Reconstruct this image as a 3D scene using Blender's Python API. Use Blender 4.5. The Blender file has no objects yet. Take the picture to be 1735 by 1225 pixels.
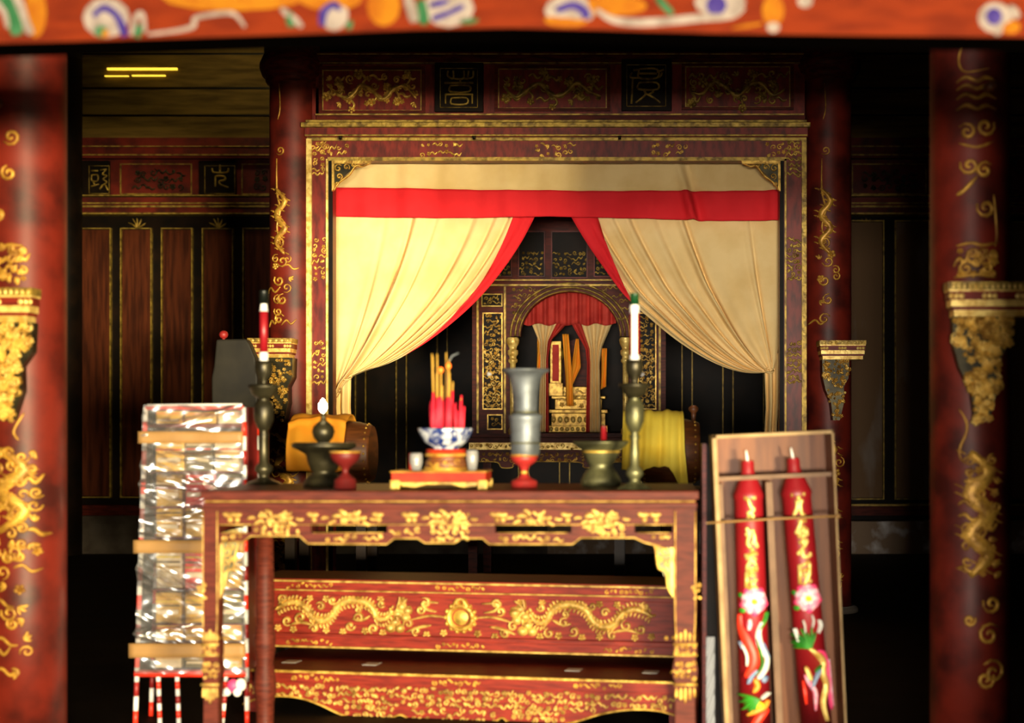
import bpy, math, random
from mathutils import Vector, Matrix
R_ = random.Random(7)
PI = math.pi
SC = bpy.context.scene
COL = SC.collection
# ------------------------------------------------------------------ camera frame (photo taken as 1735x1225)
F, CX, CY, EYE = 2410.0, 1085.0, 720.0, 1.45
def P(px, py, d): return Vector(((px-CX)*d/F, d, EYE-(py-CY)*d/F))
def X(px, d): return (px-CX)*d/F
def Z(py, d): return EYE-(py-CY)*d/F
def lin(c):
    return tuple((v/255/12.92) if v/255 <= .04045 else ((v/255+.055)/1.055)**2.4 for v in c)+(1.0,)

# ------------------------------------------------------------------ materials
MATS = {}
def mat(name, rgb, rough=.5, metal=0.0, rgb2=None, scale=6.0, bump=0.0, bscale=None, spec=.5, stretch=(1,1,1), lo=.4, hi=.65, coat=0.0, detail=6):
    m = bpy.data.materials.new(name); m.use_nodes = True
    nt = m.node_tree; b = nt.nodes['Principled BSDF']
    b.inputs['Base Color'].default_value = lin(rgb)
    b.inputs['Roughness'].default_value = rough
    b.inputs['Metallic'].default_value = metal
    b.inputs['Specular IOR Level'].default_value = spec
    b.inputs['Coat Weight'].default_value = coat
    tc = nt.nodes.new('ShaderNodeTexCoord'); mp = nt.nodes.new('ShaderNodeMapping')
    mp.inputs['Scale'].default_value = stretch
    nt.links.new(tc.outputs['Object'], mp.inputs['Vector'])
    if rgb2:
        n = nt.nodes.new('ShaderNodeTexNoise'); n.inputs['Scale'].default_value = scale; n.inputs['Detail'].default_value = detail
        nt.links.new(mp.outputs['Vector'], n.inputs['Vector'])
        r = nt.nodes.new('ShaderNodeValToRGB')
        r.color_ramp.elements[0].position = lo; r.color_ramp.elements[1].position = hi
        r.color_ramp.elements[0].color = lin(rgb); r.color_ramp.elements[1].color = lin(rgb2)
        nt.links.new(n.outputs['Fac'], r.inputs['Fac']); nt.links.new(r.outputs['Color'], b.inputs['Base Color'])
    if bump:
        n2 = nt.nodes.new('ShaderNodeTexNoise'); n2.inputs['Scale'].default_value = bscale or scale*4; n2.inputs['Detail'].default_value = 4
        nt.links.new(mp.outputs['Vector'], n2.inputs['Vector'])
        bp = nt.nodes.new('ShaderNodeBump'); bp.inputs['Strength'].default_value = bump; bp.inputs['Distance'].default_value = .01
        nt.links.new(n2.outputs['Fac'], bp.inputs['Height']); nt.links.new(bp.outputs['Normal'], b.inputs['Normal'])
    MATS[name] = m
    return m
def emis(name, rgb, s):
    m = mat(name, rgb, .5); b = m.node_tree.nodes['Principled BSDF']
    b.inputs['Emission Color'].default_value = lin(rgb); b.inputs['Emission Strength'].default_value = s
    return m
LACQ   = mat('red_lacquer', (108,30,18), .48, rgb2=(60,16,11), scale=5, spec=.28)
LACQB  = mat('bright_red_lacquer', (126,38,24), .45, rgb2=(96,26,17), scale=9, stretch=(1,4,8), spec=.25)
LACQD  = mat('brown_red_lacquer', (92,32,20), .45, rgb2=(58,20,13), scale=7, stretch=(1,3,6), spec=.12)
CANOPY = mat('old_red_lacquer', (122,38,28), .4, rgb2=(80,24,17), scale=8, stretch=(3,3,1), spec=.3)
TABLE  = mat('worn_red_lacquer', (90,37,25), .5, rgb2=(66,25,17), scale=10, stretch=(1,4,8), spec=.12)
WOOD   = mat('dark_panel_wood', (86,40,20), .55, rgb2=(54,23,11), scale=4, stretch=(6,6,.5), bump=.1, bscale=30, spec=.1)
WOODR  = mat('sheen_panel_wood', (118,88,58), .5, rgb2=(160,154,150), scale=1.6, stretch=(2,2,.6), lo=.55, hi=.9, spec=.15)  # panel wood with grey sheen and extra light put into its colour
DARK   = mat('black_lacquer', (16,11,8), .5, rgb2=(28,17,10), scale=5, spec=.1)
UPPER  = mat('olive_upper_boards', (120,94,42), .7, rgb2=(84,64,28), scale=3, stretch=(.6,1,5), spec=.1)
ROOFM  = mat('sooty_roof_wood', (20,13,9), .8, rgb2=(30,18,11), scale=3)
GOLD   = mat('gilding', (228,186,86), .4, .45, rgb2=(150,108,38), scale=22, bump=.25, bscale=60)
GOLDB  = mat('bright_gilding', (246,214,124), .38, .3, rgb2=(196,152,66), scale=25, bump=.2, bscale=60)
GOLDD  = mat('dull_gilding', (182,150,62), .45, .4, rgb2=(100,76,28), scale=18, bump=.3, bscale=50)
GOLDP  = mat('painted_gold', (202,154,58), .45, .35, rgb2=(134,90,28), scale=16)
CREAM  = mat('cream_cotton', (240,210,150), .85, rgb2=(228,194,130), scale=3, bump=.06, bscale=300, spec=.15)
REDC   = mat('red_cotton', (226,40,48), .8, rgb2=(210,32,40), scale=3, spec=.2)
ROSEC  = mat('faded_red_silk', (206,66,54), .7, rgb2=(180,48,40), scale=8, spec=.25)
ORANGE = mat('orange_cloth', (255,172,48), .7, rgb2=(252,156,36), scale=5, spec=.25)
GOLDT  = mat('dim_gilding', (206,168,86), .45, .35, rgb2=(136,102,42), scale=22, bump=.2, bscale=60)  # toned-down gilding, also carrying the shade on the table's left side
YELLOW = mat('yellow_cloth', (255,226,84), .75, rgb2=(250,208,60), scale=4, spec=.2)
BRONZE = mat('dark_bronze', (70,64,44), .38, .7, rgb2=(40,36,26), scale=10)
BRONZG = mat('green_bronze', (112,110,76), .42, .65, rgb2=(64,62,42), scale=10)
PEWTER = mat('pewter', (108,114,120), .5, .5, rgb2=(74,78,82), scale=9, bump=.08, bscale=40)
REDP   = mat('red_painted_wood', (148,34,31), .5, rgb2=(118,24,22), scale=8)
REDPD  = mat('dark_red_painted_wood', (96,22,20), .5, rgb2=(74,16,15), scale=8, spec=.3)
ORP    = mat('orange_red_painted_wood', (170,48,22), .55, rgb2=(142,33,15), scale=10, spec=.15)
BROWN  = mat('brown_wood', (112,62,24), .5, rgb2=(76,40,15), scale=6, stretch=(1,1,5))
WHITE  = mat('white_paint', (236,232,226), .4)
WAXR   = mat('red_wax', (142,19,28), .4, rgb2=(124,14,22), scale=5)
WAXB   = mat('black_wax', (14,18,14), .35)
WAXG   = mat('dark_green_wax', (16,60,30), .35)
GLASSW = mat('milky_glass', (140,138,136), .2, rgb2=(108,108,110), scale=6)
CARD   = mat('tan_cardboard', (118,68,32), .4, rgb2=(92,50,22), scale=4, stretch=(6,1,.6), spec=.16)
CARDL  = mat('pale_card_edge', (160,132,88), .5, rgb2=(132,104,66), scale=8, spec=.2)
CARDG  = mat('grey_brown_card', (116,88,66), .55, rgb2=(98,73,53), scale=9, spec=.2)
TAPE   = mat('beige_packing_tape', (150,114,68), .45, rgb2=(136,102,60), scale=5, spec=.2)
PINK   = mat('pink_petal', (240,128,160), .5, rgb2=(246,214,220), scale=30)
PINKD  = mat('deep_pink', (232,64,116), .5)
GREEN  = mat('green_paint', (52,146,30), .5, rgb2=(30,110,26), scale=20)
BLUE   = mat('slate_blue_paint', (80,104,150), .5, rgb2=(150,170,190), scale=14)
PALE   = mat('pale_grey_paint', (206,206,200), .5)
VERM   = mat('vermilion_paint', (236,52,30), .45)
YEL    = mat('yellow_paint', (250,214,40), .5)
GREYB  = mat('grey_cover', (42,39,33), .6, rgb2=(32,30,27), scale=5, spec=.15)
STONE  = mat('stained_stone', (140,114,90), .7, rgb2=(226,222,222), scale=5, lo=.5, hi=.75)
STOND  = mat('sooty_stone', (58,46,36), .8, rgb2=(84,74,64), scale=4)
FLOORM = mat('dark_floor_tile', (34,26,20), .7, rgb2=(22,17,13), scale=2.5, spec=.15)
COURT  = mat('courtyard_paving', (172,160,140), .9, rgb2=(150,138,118), scale=3)
PLAST  = mat('plaster', (60,34,24), .8)
BEAMC  = mat('beam_orange_red', (92,30,9), .8, rgb2=(76,22,7), scale=7, stretch=(1,1,4), spec=.05)
BPURP  = mat('beam_violet', (40,30,88), .8, rgb2=(54,44,98), scale=20, spec=.05)
BWHITE = mat('beam_white', (120,110,106), .8, rgb2=(98,88,84), scale=20, spec=.05)
BGREEN = mat('beam_green', (28,68,40), .8, rgb2=(44,82,56), scale=20, spec=.05)
BYELL  = mat('beam_yellow', (124,78,14), .8, rgb2=(114,62,12), scale=14, spec=.05)
CHINK  = emis('daylight_through_chink', (240,200,60), 1.0)
FLAME  = emis('candle_flame', (255,240,200), 40.0)
EMBER  = emis('glowing_ember', (255,110,30), 1.2)
INCY   = mat('incense_yellow', (196,150,56), .7)
INCR   = mat('incense_red', (226,36,60), .6)
def porcelain():
    m = mat('blue_white_porcelain', (180,184,190), .15); nt = m.node_tree; b = nt.nodes['Principled BSDF']
    tc = nt.nodes.new('ShaderNodeTexCoord'); n = nt.nodes.new('ShaderNodeTexNoise'); n.inputs['Scale'].default_value = 22; n.inputs['Detail'].default_value = 3
    n.inputs['Distortion'].default_value = 1.2
    r = nt.nodes.new('ShaderNodeValToRGB'); e = r.color_ramp.elements
    e[0].position = .43; e[0].color = lin((22,42,104)); e[1].position = .56; e[1].color = lin((186,190,196))
    nt.links.new(tc.outputs['Object'], n.inputs['Vector']); nt.links.new(n.outputs['Fac'], r.inputs['Fac']); nt.links.new(r.outputs['Color'], b.inputs['Base Color'])
    return m
PORC = porcelain()
def plastic():
    m = bpy.data.materials.new('clear_plastic_wrap'); m.use_nodes = True; nt = m.node_tree
    out = nt.nodes['Material Output']; nt.nodes.remove(nt.nodes['Principled BSDF'])
    tr = nt.nodes.new('ShaderNodeBsdfTransparent'); gl = nt.nodes.new('ShaderNodeBsdfGlossy'); gl.inputs['Roughness'].default_value = .23
    fr = nt.nodes.new('ShaderNodeFresnel'); fr.inputs['IOR'].default_value = 1.5
    ad = nt.nodes.new('ShaderNodeMath'); ad.operation = 'MULTIPLY_ADD'; ad.inputs[1].default_value = 1.0; ad.inputs[2].default_value = .38; ad.use_clamp = True
    mx = nt.nodes.new('ShaderNodeMixShader')
    nt.links.new(fr.outputs[0], ad.inputs[0]); nt.links.new(ad.outputs[0], mx.inputs[0]); nt.links.new(tr.outputs[0], mx.inputs[1]); nt.links.new(gl.outputs[0], mx.inputs[2])
    df = nt.nodes.new('ShaderNodeBsdfDiffuse'); df.inputs['Color'].default_value = (.9,.9,.88,1); m2 = nt.nodes.new('ShaderNodeMixShader'); m2.inputs[0].default_value = .05
    nt.links.new(mx.outputs[0], m2.inputs[1]); nt.links.new(df.outputs[0], m2.inputs[2])
    nt.links.new(m2.outputs[0], out.inputs['Surface'])
    return m
WRAP = plastic()
SHADEB = mat('shade_black_timber', (7,5,4), .9, spec=0.0)  # near-black colour painting the shade under the front beam

# ------------------------------------------------------------------ mesh builder (everything is built in world metres)
class MB:
    def __init__(s): s.v = []; s.f = []; s.mi = []; s.sm = []; s.mats = []; s.cur = 0
    def use(s, m):
        if m not in s.mats: s.mats.append(m)
        s.cur = s.mats.index(m); return s
    def face(s, idx, smooth=False): s.f.append(tuple(idx)); s.mi.append(s.cur); s.sm.append(smooth)
    def add(s, vs, fs, smooth=False):
        b = len(s.v); s.v.extend(Vector(q) for q in vs)
        for f in fs: s.face([b+i for i in f], smooth)
        return s
    def box(s, x0, x1, y0, y1, z0, z1):
        vs = [(x0,y0,z0),(x1,y0,z0),(x1,y1,z0),(x0,y1,z0),(x0,y0,z1),(x1,y0,z1),(x1,y1,z1),(x0,y1,z1)]
        return s.add(vs, [(0,3,2,1),(4,5,6,7),(0,1,5,4),(1,2,6,5),(2,3,7,6),(3,0,4,7)])
    def pbox(s, px0, px1, py0, py1, d, y0, y1):   # rectangle read at distance d, standing from depth y0 to y1
        return s.box(X(px0,d), X(px1,d), y0, y1, Z(py1,d), Z(py0,d))
    def prism(s, poly, y0, y1):                   # (x,z) polygon pushed through depth
        n = len(poly); vs = [(x,y0,z) for x,z in poly]+[(x,y1,z) for x,z in poly]
        a = sum(poly[i][0]*poly[(i+1)%n][1]-poly[(i+1)%n][0]*poly[i][1] for i in range(n))
        r = range(n)
        fr = tuple(r) if a > 0 else tuple(reversed(r))
        s.add(vs, [fr, tuple(n+i for i in reversed(fr))]+[(fr[i], n+fr[i], n+fr[(i+1)%n], fr[(i+1)%n])[::1] for i in r])
        return s
    def pprism(s, poly, d, y0, y1): return s.prism([(X(x,d), Z(y,d)) for x,y in poly], y0, y1)
    def lathe(s, prof, c, n=28, smooth=True):     # prof [(r, z)] about the vertical axis through c=(x,y)
        b = len(s.v); m = len(prof)
        for r, z in prof:
            for k in range(n):
                a = 2*PI*k/n; s.v.append(Vector((c[0]+r*math.cos(a), c[1]+r*math.sin(a), z)))
        for i in range(m-1):
            for k in range(n):
                s.face((b+i*n+k, b+i*n+(k+1)%n, b+(i+1)*n+(k+1)%n, b+(i+1)*n+k), smooth)
        s.face([b+k for k in range(n)]); s.face([b+(m-1)*n+k for k in reversed(range(n))])
        return s
    def plathe(s, px, prof, d, n=28):             # prof [(half width px, y px)] read at distance d
        return s.lathe([(max(.0005, r*d/F), Z(y,d)) for r,y in reversed(prof)], (X(px,d), d), n)
    def tube(s, pts, r, n=8):
        pts = [Vector(p) for p in pts]; b = len(s.v); m = len(pts)
        rs = r if isinstance(r, (list, tuple)) else [r]*m
        up = None
        for i, p in enumerate(pts):
            t = (pts[min(i+1,m-1)]-pts[max(i-1,0)]).normalized()
            if up is None: up = t.orthogonal().normalized()
            up = (up-t*up.dot(t)).normalized(); w = t.cross(up)
            for k in range(n):
                a = 2*PI*k/n; s.v.append(p+(up*math.cos(a)+w*math.sin(a))*rs[i])
        for i in range(m-1):
            for k in range(n): s.face((b+i*n+k, b+i*n+(k+1)%n, b+(i+1)*n+(k+1)%n, b+(i+1)*n+k), True)
        s.face([b+k for k in reversed(range(n))]); s.face([b+(m-1)*n+k for k in range(n)])
        return s
    def grid(s, fn, nu, nv, smooth=True):
        b = len(s.v)
        for j in range(nv+1):
            for i in range(nu+1): s.v.append(Vector(fn(i/nu, j/nv)))
        for j in range(nv):
            for i in range(nu):
                a = b+j*(nu+1)+i; s.face((a, a+nu+1, a+nu+2, a+1), smooth)
        return s
    def ball(s, c, rx, ry, rz, n=10, m=6):
        b = len(s.v); c = Vector(c)
        for j in range(1, m):
            t = PI*j/m
            for k in range(n):
                a = 2*PI*k/n; s.v.append(c+Vector((rx*math.sin(t)*math.cos(a), ry*math.sin(t)*math.sin(a), rz*math.cos(t))))
        s.v.append(c+Vector((0,0,rz))); s.v.append(c-Vector((0,0,rz))); T = b+(m-1)*n; B = T+1
        for j in range(m-2):
            for k in range(n): s.face((b+j*n+k, b+(j+1)*n+k, b+(j+1)*n+(k+1)%n, b+j*n+(k+1)%n), True)
        for k in range(n):
            s.face((T, b+k, b+(k+1)%n), True); q = b+(m-2)*n; s.face((B, q+(k+1)%n, q+k), True)
        return s

def _subs(o):
    while o.parent: o = o.parent
    return o
def obj(name, mb, m=None, parent=None, bevel=0.0, solid=0.0, label=None):
    me = bpy.data.meshes.new(name)
    root = _subs(parent) if parent else None
    off = root.location if root else Vector((0,0,0))
    me.from_pydata([tuple(v-off) for v in mb.v], [], mb.f)
    ms = mb.mats or [m]
    for q in ms: me.materials.append(q)
    me.polygons.foreach_set('material_index', mb.mi)
    me.polygons.foreach_set('use_smooth', mb.sm)
    me.update(); me.validate()
    o = bpy.data.objects.new(name, me); COL.objects.link(o)
    if parent: o.parent = parent
    if bevel:
        b = o.modifiers.new('edge', 'BEVEL'); b.width = bevel; b.segments = 2; b.limit_method = 'ANGLE'; b.angle_limit = .7
    if solid:
        q = o.modifiers.new('thickness', 'SOLIDIFY'); q.thickness = solid; q.offset = 0
    if label: o['label'] = label
    return o
def thing(name, label, cat, loc, group=None, kind=None):
    o = bpy.data.objects.new(name, None); COL.objects.link(o); o.location = loc; o.empty_display_size = .1
    o['label'] = label; o['category'] = cat
    if group: o['group'] = group
    if kind: o['kind'] = kind
    return o
def tag(o, label, cat, group=None, kind=None):
    o['label'] = label; o['category'] = cat
    if group: o['group'] = group
    if kind: o['kind'] = kind
    return o
def struct(name, mb, m=None, parent=None, bevel=0, label=None):
    o = obj(name, mb, m, parent, bevel)
    if not parent: o['kind'] = 'structure'
    if label: o['label'] = label
    return o

# ------------------------------------------------------------------ carved / gilded relief drawn on a surface
def plane(d): return lambda px, py: (P(px,py,d), Vector((0,-1,0)))
def cyl(cpx, d, rad):                              # the front of a column standing at distance d
    cx = X(cpx, d)
    def f(px, py):
        s = max(-.985, min(.985, (px-cpx)*d/F/rad)); a = math.asin(s)
        return Vector((cx+rad*math.sin(a), d-rad*math.cos(a), Z(py,d))), Vector((math.sin(a), -math.cos(a), 0))
    return f
def smooth(pts, k=4):
    if len(pts) < 3: k = 2
    out = []; n = len(pts)
    for i in range(n-1):
        a = pts[max(i-1,0)]; b = pts[i]; c = pts[i+1]; e = pts[min(i+2,n-1)]
        for j in range(k):
            t = j/k
            out.append(tuple(.5*(2*b[q]+(c[q]-a[q])*t+(2*a[q]-5*b[q]+4*c[q]-e[q])*t*t+(3*b[q]-a[q]-3*c[q]+e[q])*t**3) for q in (0,1)))
    out.append(tuple(pts[-1])); return out
def stroke(mb, mp, pts, w, h, sc, taper=.35, sm=True, wob=0.0):
    """raised stroke, w and h in px of the surface's own scale sc (metres per px)"""
    pts = smooth(pts) if sm else pts
    n = len(pts); b = len(mb.v); prof = [(-1,-.15),(-.62,.75),(0,1),(.62,.75),(1,-.15)]
    pos = [mp(*q) for q in pts]
    for i, (p, nr) in enumerate(pos):
        t = pos[min(i+1,n-1)][0]-pos[max(i-1,0)][0]
        if t.length < 1e-7: t = Vector((1,0,0))
        t.normalize(); sd = nr.cross(t)
        if sd.length < 1e-6: sd = Vector((0,0,1))
        sd.normalize()
        e = min(1.0, taper+(1-taper)*4*min(i, n-1-i)/max(1,n-1)) if n > 2 else 1
        e *= 1+wob*math.sin(i*2.1)
        for a, c in prof: mb.v.append(p+sd*(a*w*.5*e*sc)+nr*(c*h*sc))
    k = len(prof)
    for i in range(n-1):
        for j in range(k-1): mb.face((b+i*k+j, b+(i+1)*k+j, b+(i+1)*k+j+1, b+i*k+j+1), True)
    mb.face([b+j for j in range(k)]); mb.face([b+(n-1)*k+j for j in reversed(range(k))])
def blob(mb, mp, x, y, rx, ry, h, sc, n=8):
    c, nr = mp(x, y); b = len(mb.v); mb.v.append(c+nr*h*sc)
    for ring, (q, g) in enumerate(((.6,.72),(1,-.1))):
        for k in range(n):
            a = 2*PI*k/n; p, n2 = mp(x+rx*q*math.cos(a), y+ry*q*math.sin(a)); mb.v.append(p+n2*h*g*sc)
    for k in range(n):
        mb.face((b, b+1+(k+1)%n, b+1+k), True); mb.face((b+1+k, b+1+(k+1)%n, b+1+n+(k+1)%n, b+1+n+k), True)
def spiral(mb, mp, x, y, r, w, h, sc, turns=1.4, a0=0.0, dr=1, tail=None):
    n = int(9*turns)+2; pts = []
    for i in range(n):
        t = i/(n-1); rr = r*(.12+.88*t); a = a0+dr*2*PI*turns*t; pts.append((x+rr*math.cos(a), y+rr*math.sin(a)))
    if tail: pts.append(tail)
    stroke(mb, mp, pts, w, h, sc, .5, sm=False)
def leaf(mb, mp, x, y, ln, a, w, h, sc):
    pts = [(x,y),(x+ln*.5*math.cos(a)-w*.3*math.sin(a), y+ln*.5*math.sin(a)+w*.3*math.cos(a)),(x+ln*math.cos(a), y+ln*math.sin(a))]
    stroke(mb, mp, pts, w, h, sc, .15)
def flower(mb, mp, x, y, r, h, sc, n=5):
    for k in range(n):
        a = 2*PI*k/n+.3; blob(mb, mp, x+r*.6*math.cos(a), y+r*.6*math.sin(a), r*.42, r*.42, h, sc, 6)
    blob(mb, mp, x, y, r*.32, r*.32, h*1.4, sc, 6)
def carve(mb, mp, x0, x1, y0, y1, cell, sc, seed, w=2.2, h=2.2, dens=1.0):
    """fills a field with carved clouds, leaves and blossoms"""
    r = random.Random(seed); nx = max(1, round((x1-x0)/cell)); ny = max(1, round((y1-y0)/cell))
    for j in range(ny):
        for i in range(nx):
            if r.random() > dens: continue
            cx = x0+(i+.5+r.uniform(-.25,.25))*(x1-x0)/nx; cy = y0+(j+.5+r.uniform(-.25,.25))*(y1-y0)/ny
            k = r.random(); s = cell*r.uniform(.38,.56)
            if k < .36: spiral(mb, mp, cx, cy, s, w, h, sc, r.uniform(1.0,1.5), r.uniform(0,6.28), r.choice((-1,1)))
            elif k < .58:
                a = r.uniform(0,6.28)
                for q in (-.7,0,.7): leaf(mb, mp, cx, cy, s*1.1, a+q, w*1.2, h, sc)
            elif k < .74: flower(mb, mp, cx, cy, s*.8, h, sc)
            else:
                a = r.uniform(-.6,.6); L = s*1.5
                stroke(mb, mp, [(cx-L*math.cos(a), cy-L*math.sin(a)+s*.3),(cx-L*.3, cy-s*.4),(cx+L*.3, cy+s*.4),(cx+L*math.cos(a), cy+L*math.sin(a)-s*.3)], w*1.25, h, sc)
def frame(mb, px0, px1, py0, py1, t, d, y0, y1):
    mb.pbox(px0,px1,py0,py0+t,d,y0,y1); mb.pbox(px0,px1,py1-t,py1,d,y0,y1)
    mb.pbox(px0,px0+t,py0+t,py1-t,d,y0,y1); mb.pbox(px1-t,px1,py0+t,py1-t,d,y0,y1)
def rect_stroke(mb, mp, x0, x1, y0, y1, w, h, sc):
    for a, b in (((x0,y0),(x1,y0)),((x1,y0),(x1,y1)),((x1,y1),(x0,y1)),((x0,y1),(x0,y0))): stroke(mb, mp, [a,b], w, h, sc, 1, sm=False)
def poly_at(pts, v):
    """point at fraction v of a polyline, by length"""
    L = [0]
    for i in range(1, len(pts)): L.append(L[-1]+math.dist(pts[i-1], pts[i]))
    t = v*L[-1]
    for i in range(1, len(pts)):
        if t <= L[i] or i == len(pts)-1:
            q = (t-L[i-1])/max(1e-9, L[i]-L[i-1]); return tuple(pts[i-1][k]+(pts[i][k]-pts[i-1][k])*q for k in (0,1))

# ================================================================== THE HALL
DW = 16.25                                          # back wall
XL, XR = -8.4, 7.0
struct('floor', MB().box(XL, XR, 3.6, DW+.3, -.12, 0), FLOORM)
struct('floor_courtyard', MB().box(-14, 14, -16, 3.6, -.3, -.16), COURT)
struct('wall_left', MB().box(XL-.2, XL, 4.6, DW+.3, 0, 7), PLAST)
struct('wall_right', MB().box(XR, XR+.2, 4.6, DW+.3, 0, 7), PLAST)
struct('ceiling', MB().box(XL-.2, XR+.2, 4.2, DW+.3, 6.2, 6.4), ROOFM)
m = MB(); m.add([(XL-.2,2.9,3.05),(XR+.2,2.9,3.05),(XR+.2,6.4,6.3),(XL-.2,6.4,6.3),(XL-.2,2.9,3.17),(XR+.2,2.9,3.17),(XR+.2,6.4,6.45),(XL-.2,6.4,6.45)],
      [(0,3,2,1),(4,5,6,7),(0,1,5,4),(1,2,6,5),(2,3,7,6),(3,0,4,7)])
struct('ceiling_eaves', m, ROOFM)
m = MB(); m.box(XL, -2.35, 4.5, 4.65, 0, 4.4); m.box(1.3, XR, 4.5, 4.65, 0, 4.4); m.box(-2.35, 1.3, 4.66, 4.76, 3.0, 4.5)
struct('wall_front_blocker', m, LACQD)  # unseen, added to cut the light and darken the right side

# back wall: boards, pilaster rails, frieze, stone plinth
wall = struct('wall_back', MB().box(XL, XR, DW, DW+.2, 0, 6.3), DARK)
WF = DW                                             # face of the wall
def wpanel(x0, x1, y0, y1, mtl, bead=2.2):
    m = MB(); m.use(mtl).pbox(x0+3, x1-3, y0+3, y1-3, DW, DW-.03, DW)
    m.use(GOLDD); frame(m, x0, x1, y0, y1, bead*.8, DW, DW-.05, DW)
    return struct('panel', m, None, wall)
for k in range(5): wpanel(137+69*k, 190+69*k, 387, 843, WOOD)
for k in range(13): wpanel(482+69*k, 535+69*k, 382, 843, DARK, 1.4) if 482+69*k < 1330 else None  # same panelling continued inside the canopy, coloured near-black
for x0 in (1437, 1515): wpanel(x0, x0+60, 374, 846, WOODR)
for x0 in (1705, 1783): wpanel(x0, x0+60, 376, 846, WOODR)
m = MB().use(UPPER); m.pbox(-170, 1800, 60, 238, DW, DW-.06, DW); 
m.use(DARK)
for y in (92, 150, 196): m.pbox(-170, 1800, y, y+3, DW, DW-.07, DW)
struct('upper_boards', m, None, wall)
m = MB().use(LACQ); m.pbox(-170, 1800, 238, 272, DW, DW-.16, DW); m.pbox(-170, 1800, 338, 364, DW, DW-.16, DW); m.pbox(-170,1800,272,338,DW,DW-.05,DW)
m.use(GOLDD)
for y, t in ((252,1.6),(266,2),(334,2),(347,2.2),(352,3),(364,2.6)): m.pbox(-170, 1800, y, y+t, DW, DW-.175, DW-.02)
m.use(LACQD).pbox(-170,1800,855,872,DW,DW-.14,DW); m.use(GOLDD).pbox(1430,1800,853,856,DW,DW-.15,DW)
struct('frieze_beam', m, None, wall)
sc = DW/F
def glyph(mb, mp, strokes, w, h, sc, x0=0, y0=0, s=1.0):
    for st in strokes: stroke(mb, mp, [(x0+a*s, y0+b*s) for a,b in st], w, h, sc, .8, sm=len(st) > 2)
LIGHT = [[(14,3),(14,11)],[(2,8),(4,14),(14,15),(25,14),(27,8)],[(14,11),(14,16)],[(7,36),(7,24),(8,20),(19,20),(22,23),(20,26),(13,28),(15,33),(27,37)]]
HEAD = [[(2,6),(12,6)],[(3,12),(11,12),(11,20),(3,20),(3,12)],[(2,28),(13,25)],[(5,22),(7,26)],[(15,5),(24,4)],[(23,5),(18,11),(24,13),(19,18),(24,22),(17,27)],[(22,26),(26,34)],[(14,32),(18,27)]]
for (x0, x1, g, nm) in ((146,190,HEAD,'plaque'),(342,403,LIGHT,'plaque')):
    m = MB().use(DARK); m.pbox(x0, x1, 275, 333, DW, DW-.11, DW-.04)
    pl = struct('character_plaque', m, None, wall)
    m = MB().use(GOLDD); mp = plane(DW-.112)
    s = 60/44; 
    if g is LIGHT: glyph(m, mp, g, 3.4, 2.2, sc, 357, 276, 1.12)
    else: glyph(m, mp, g, 2.6, 2, sc, 152, 282, 1.2)
    rect_stroke(m, mp, x0+5, x1-5, 281, 328, 1.2, 1.2, sc)
    obj('character', m, None, pl)
for (x0,x1,sd) in ((205,330,3),(410,470,4),(1440,1570,5)):
    m = MB().use(GOLDD); mp = plane(DW-.055); frame(m, x0+2, x1-2, 279, 331, 1.6, DW, DW-.07, DW-.04)
    m.use(BRONZE); carve(m, mp, x0+22, x1-18, 288, 322, 13, sc, sd, 2.6, 2)
    struct('carved_panel', m, None, wall)
m = MB().use(GOLDD); mp = plane(DW-.002)
for cx in (232, 369, 1467):
    for a in (-2.6,-2.0,-1.57,-1.1,-.5): leaf(m, mp, cx, 386, 17, a, 3, 2, sc)
for y in (430, 500, 600, 700, 470, 560, 650): carve(m, mp, 118, 131, y, y+40, 9, sc, y, 1.6, 1.4, .8)
struct('gilt_sprigs', m, None, wall)
m = MB(); m.use(STOND).box(XL, X(930,DW), DW-.25, DW, 0, Z(872,DW)); m.use(STONE).box(X(930,DW), XR, DW-.25, DW, 0, Z(881,DW))
struct('baseboard_back', m)
m = MB(); m.pbox(186,304,118,121.5,DW,DW-.09,DW-.05); m.pbox(182,222,131,132.5,DW,DW-.09,DW-.05); m.pbox(228,284,130,132,DW,DW-.09,DW-.05)
struct('chink_strip_1', m, CHINK)  # glowing strips on the boards imitate daylight through chinks
# a tie beam high between the middle columns
m = MB().use(LACQD).box(XL, XR, 10.98, 11.3, Z(62,11.1), Z(-40,11.1))
m.use(ROOFM).box(XL, XR, 11.02, 11.2, Z(-40,11.1), 6.2)
struct('trim_1', m, None, None, .01)

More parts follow.
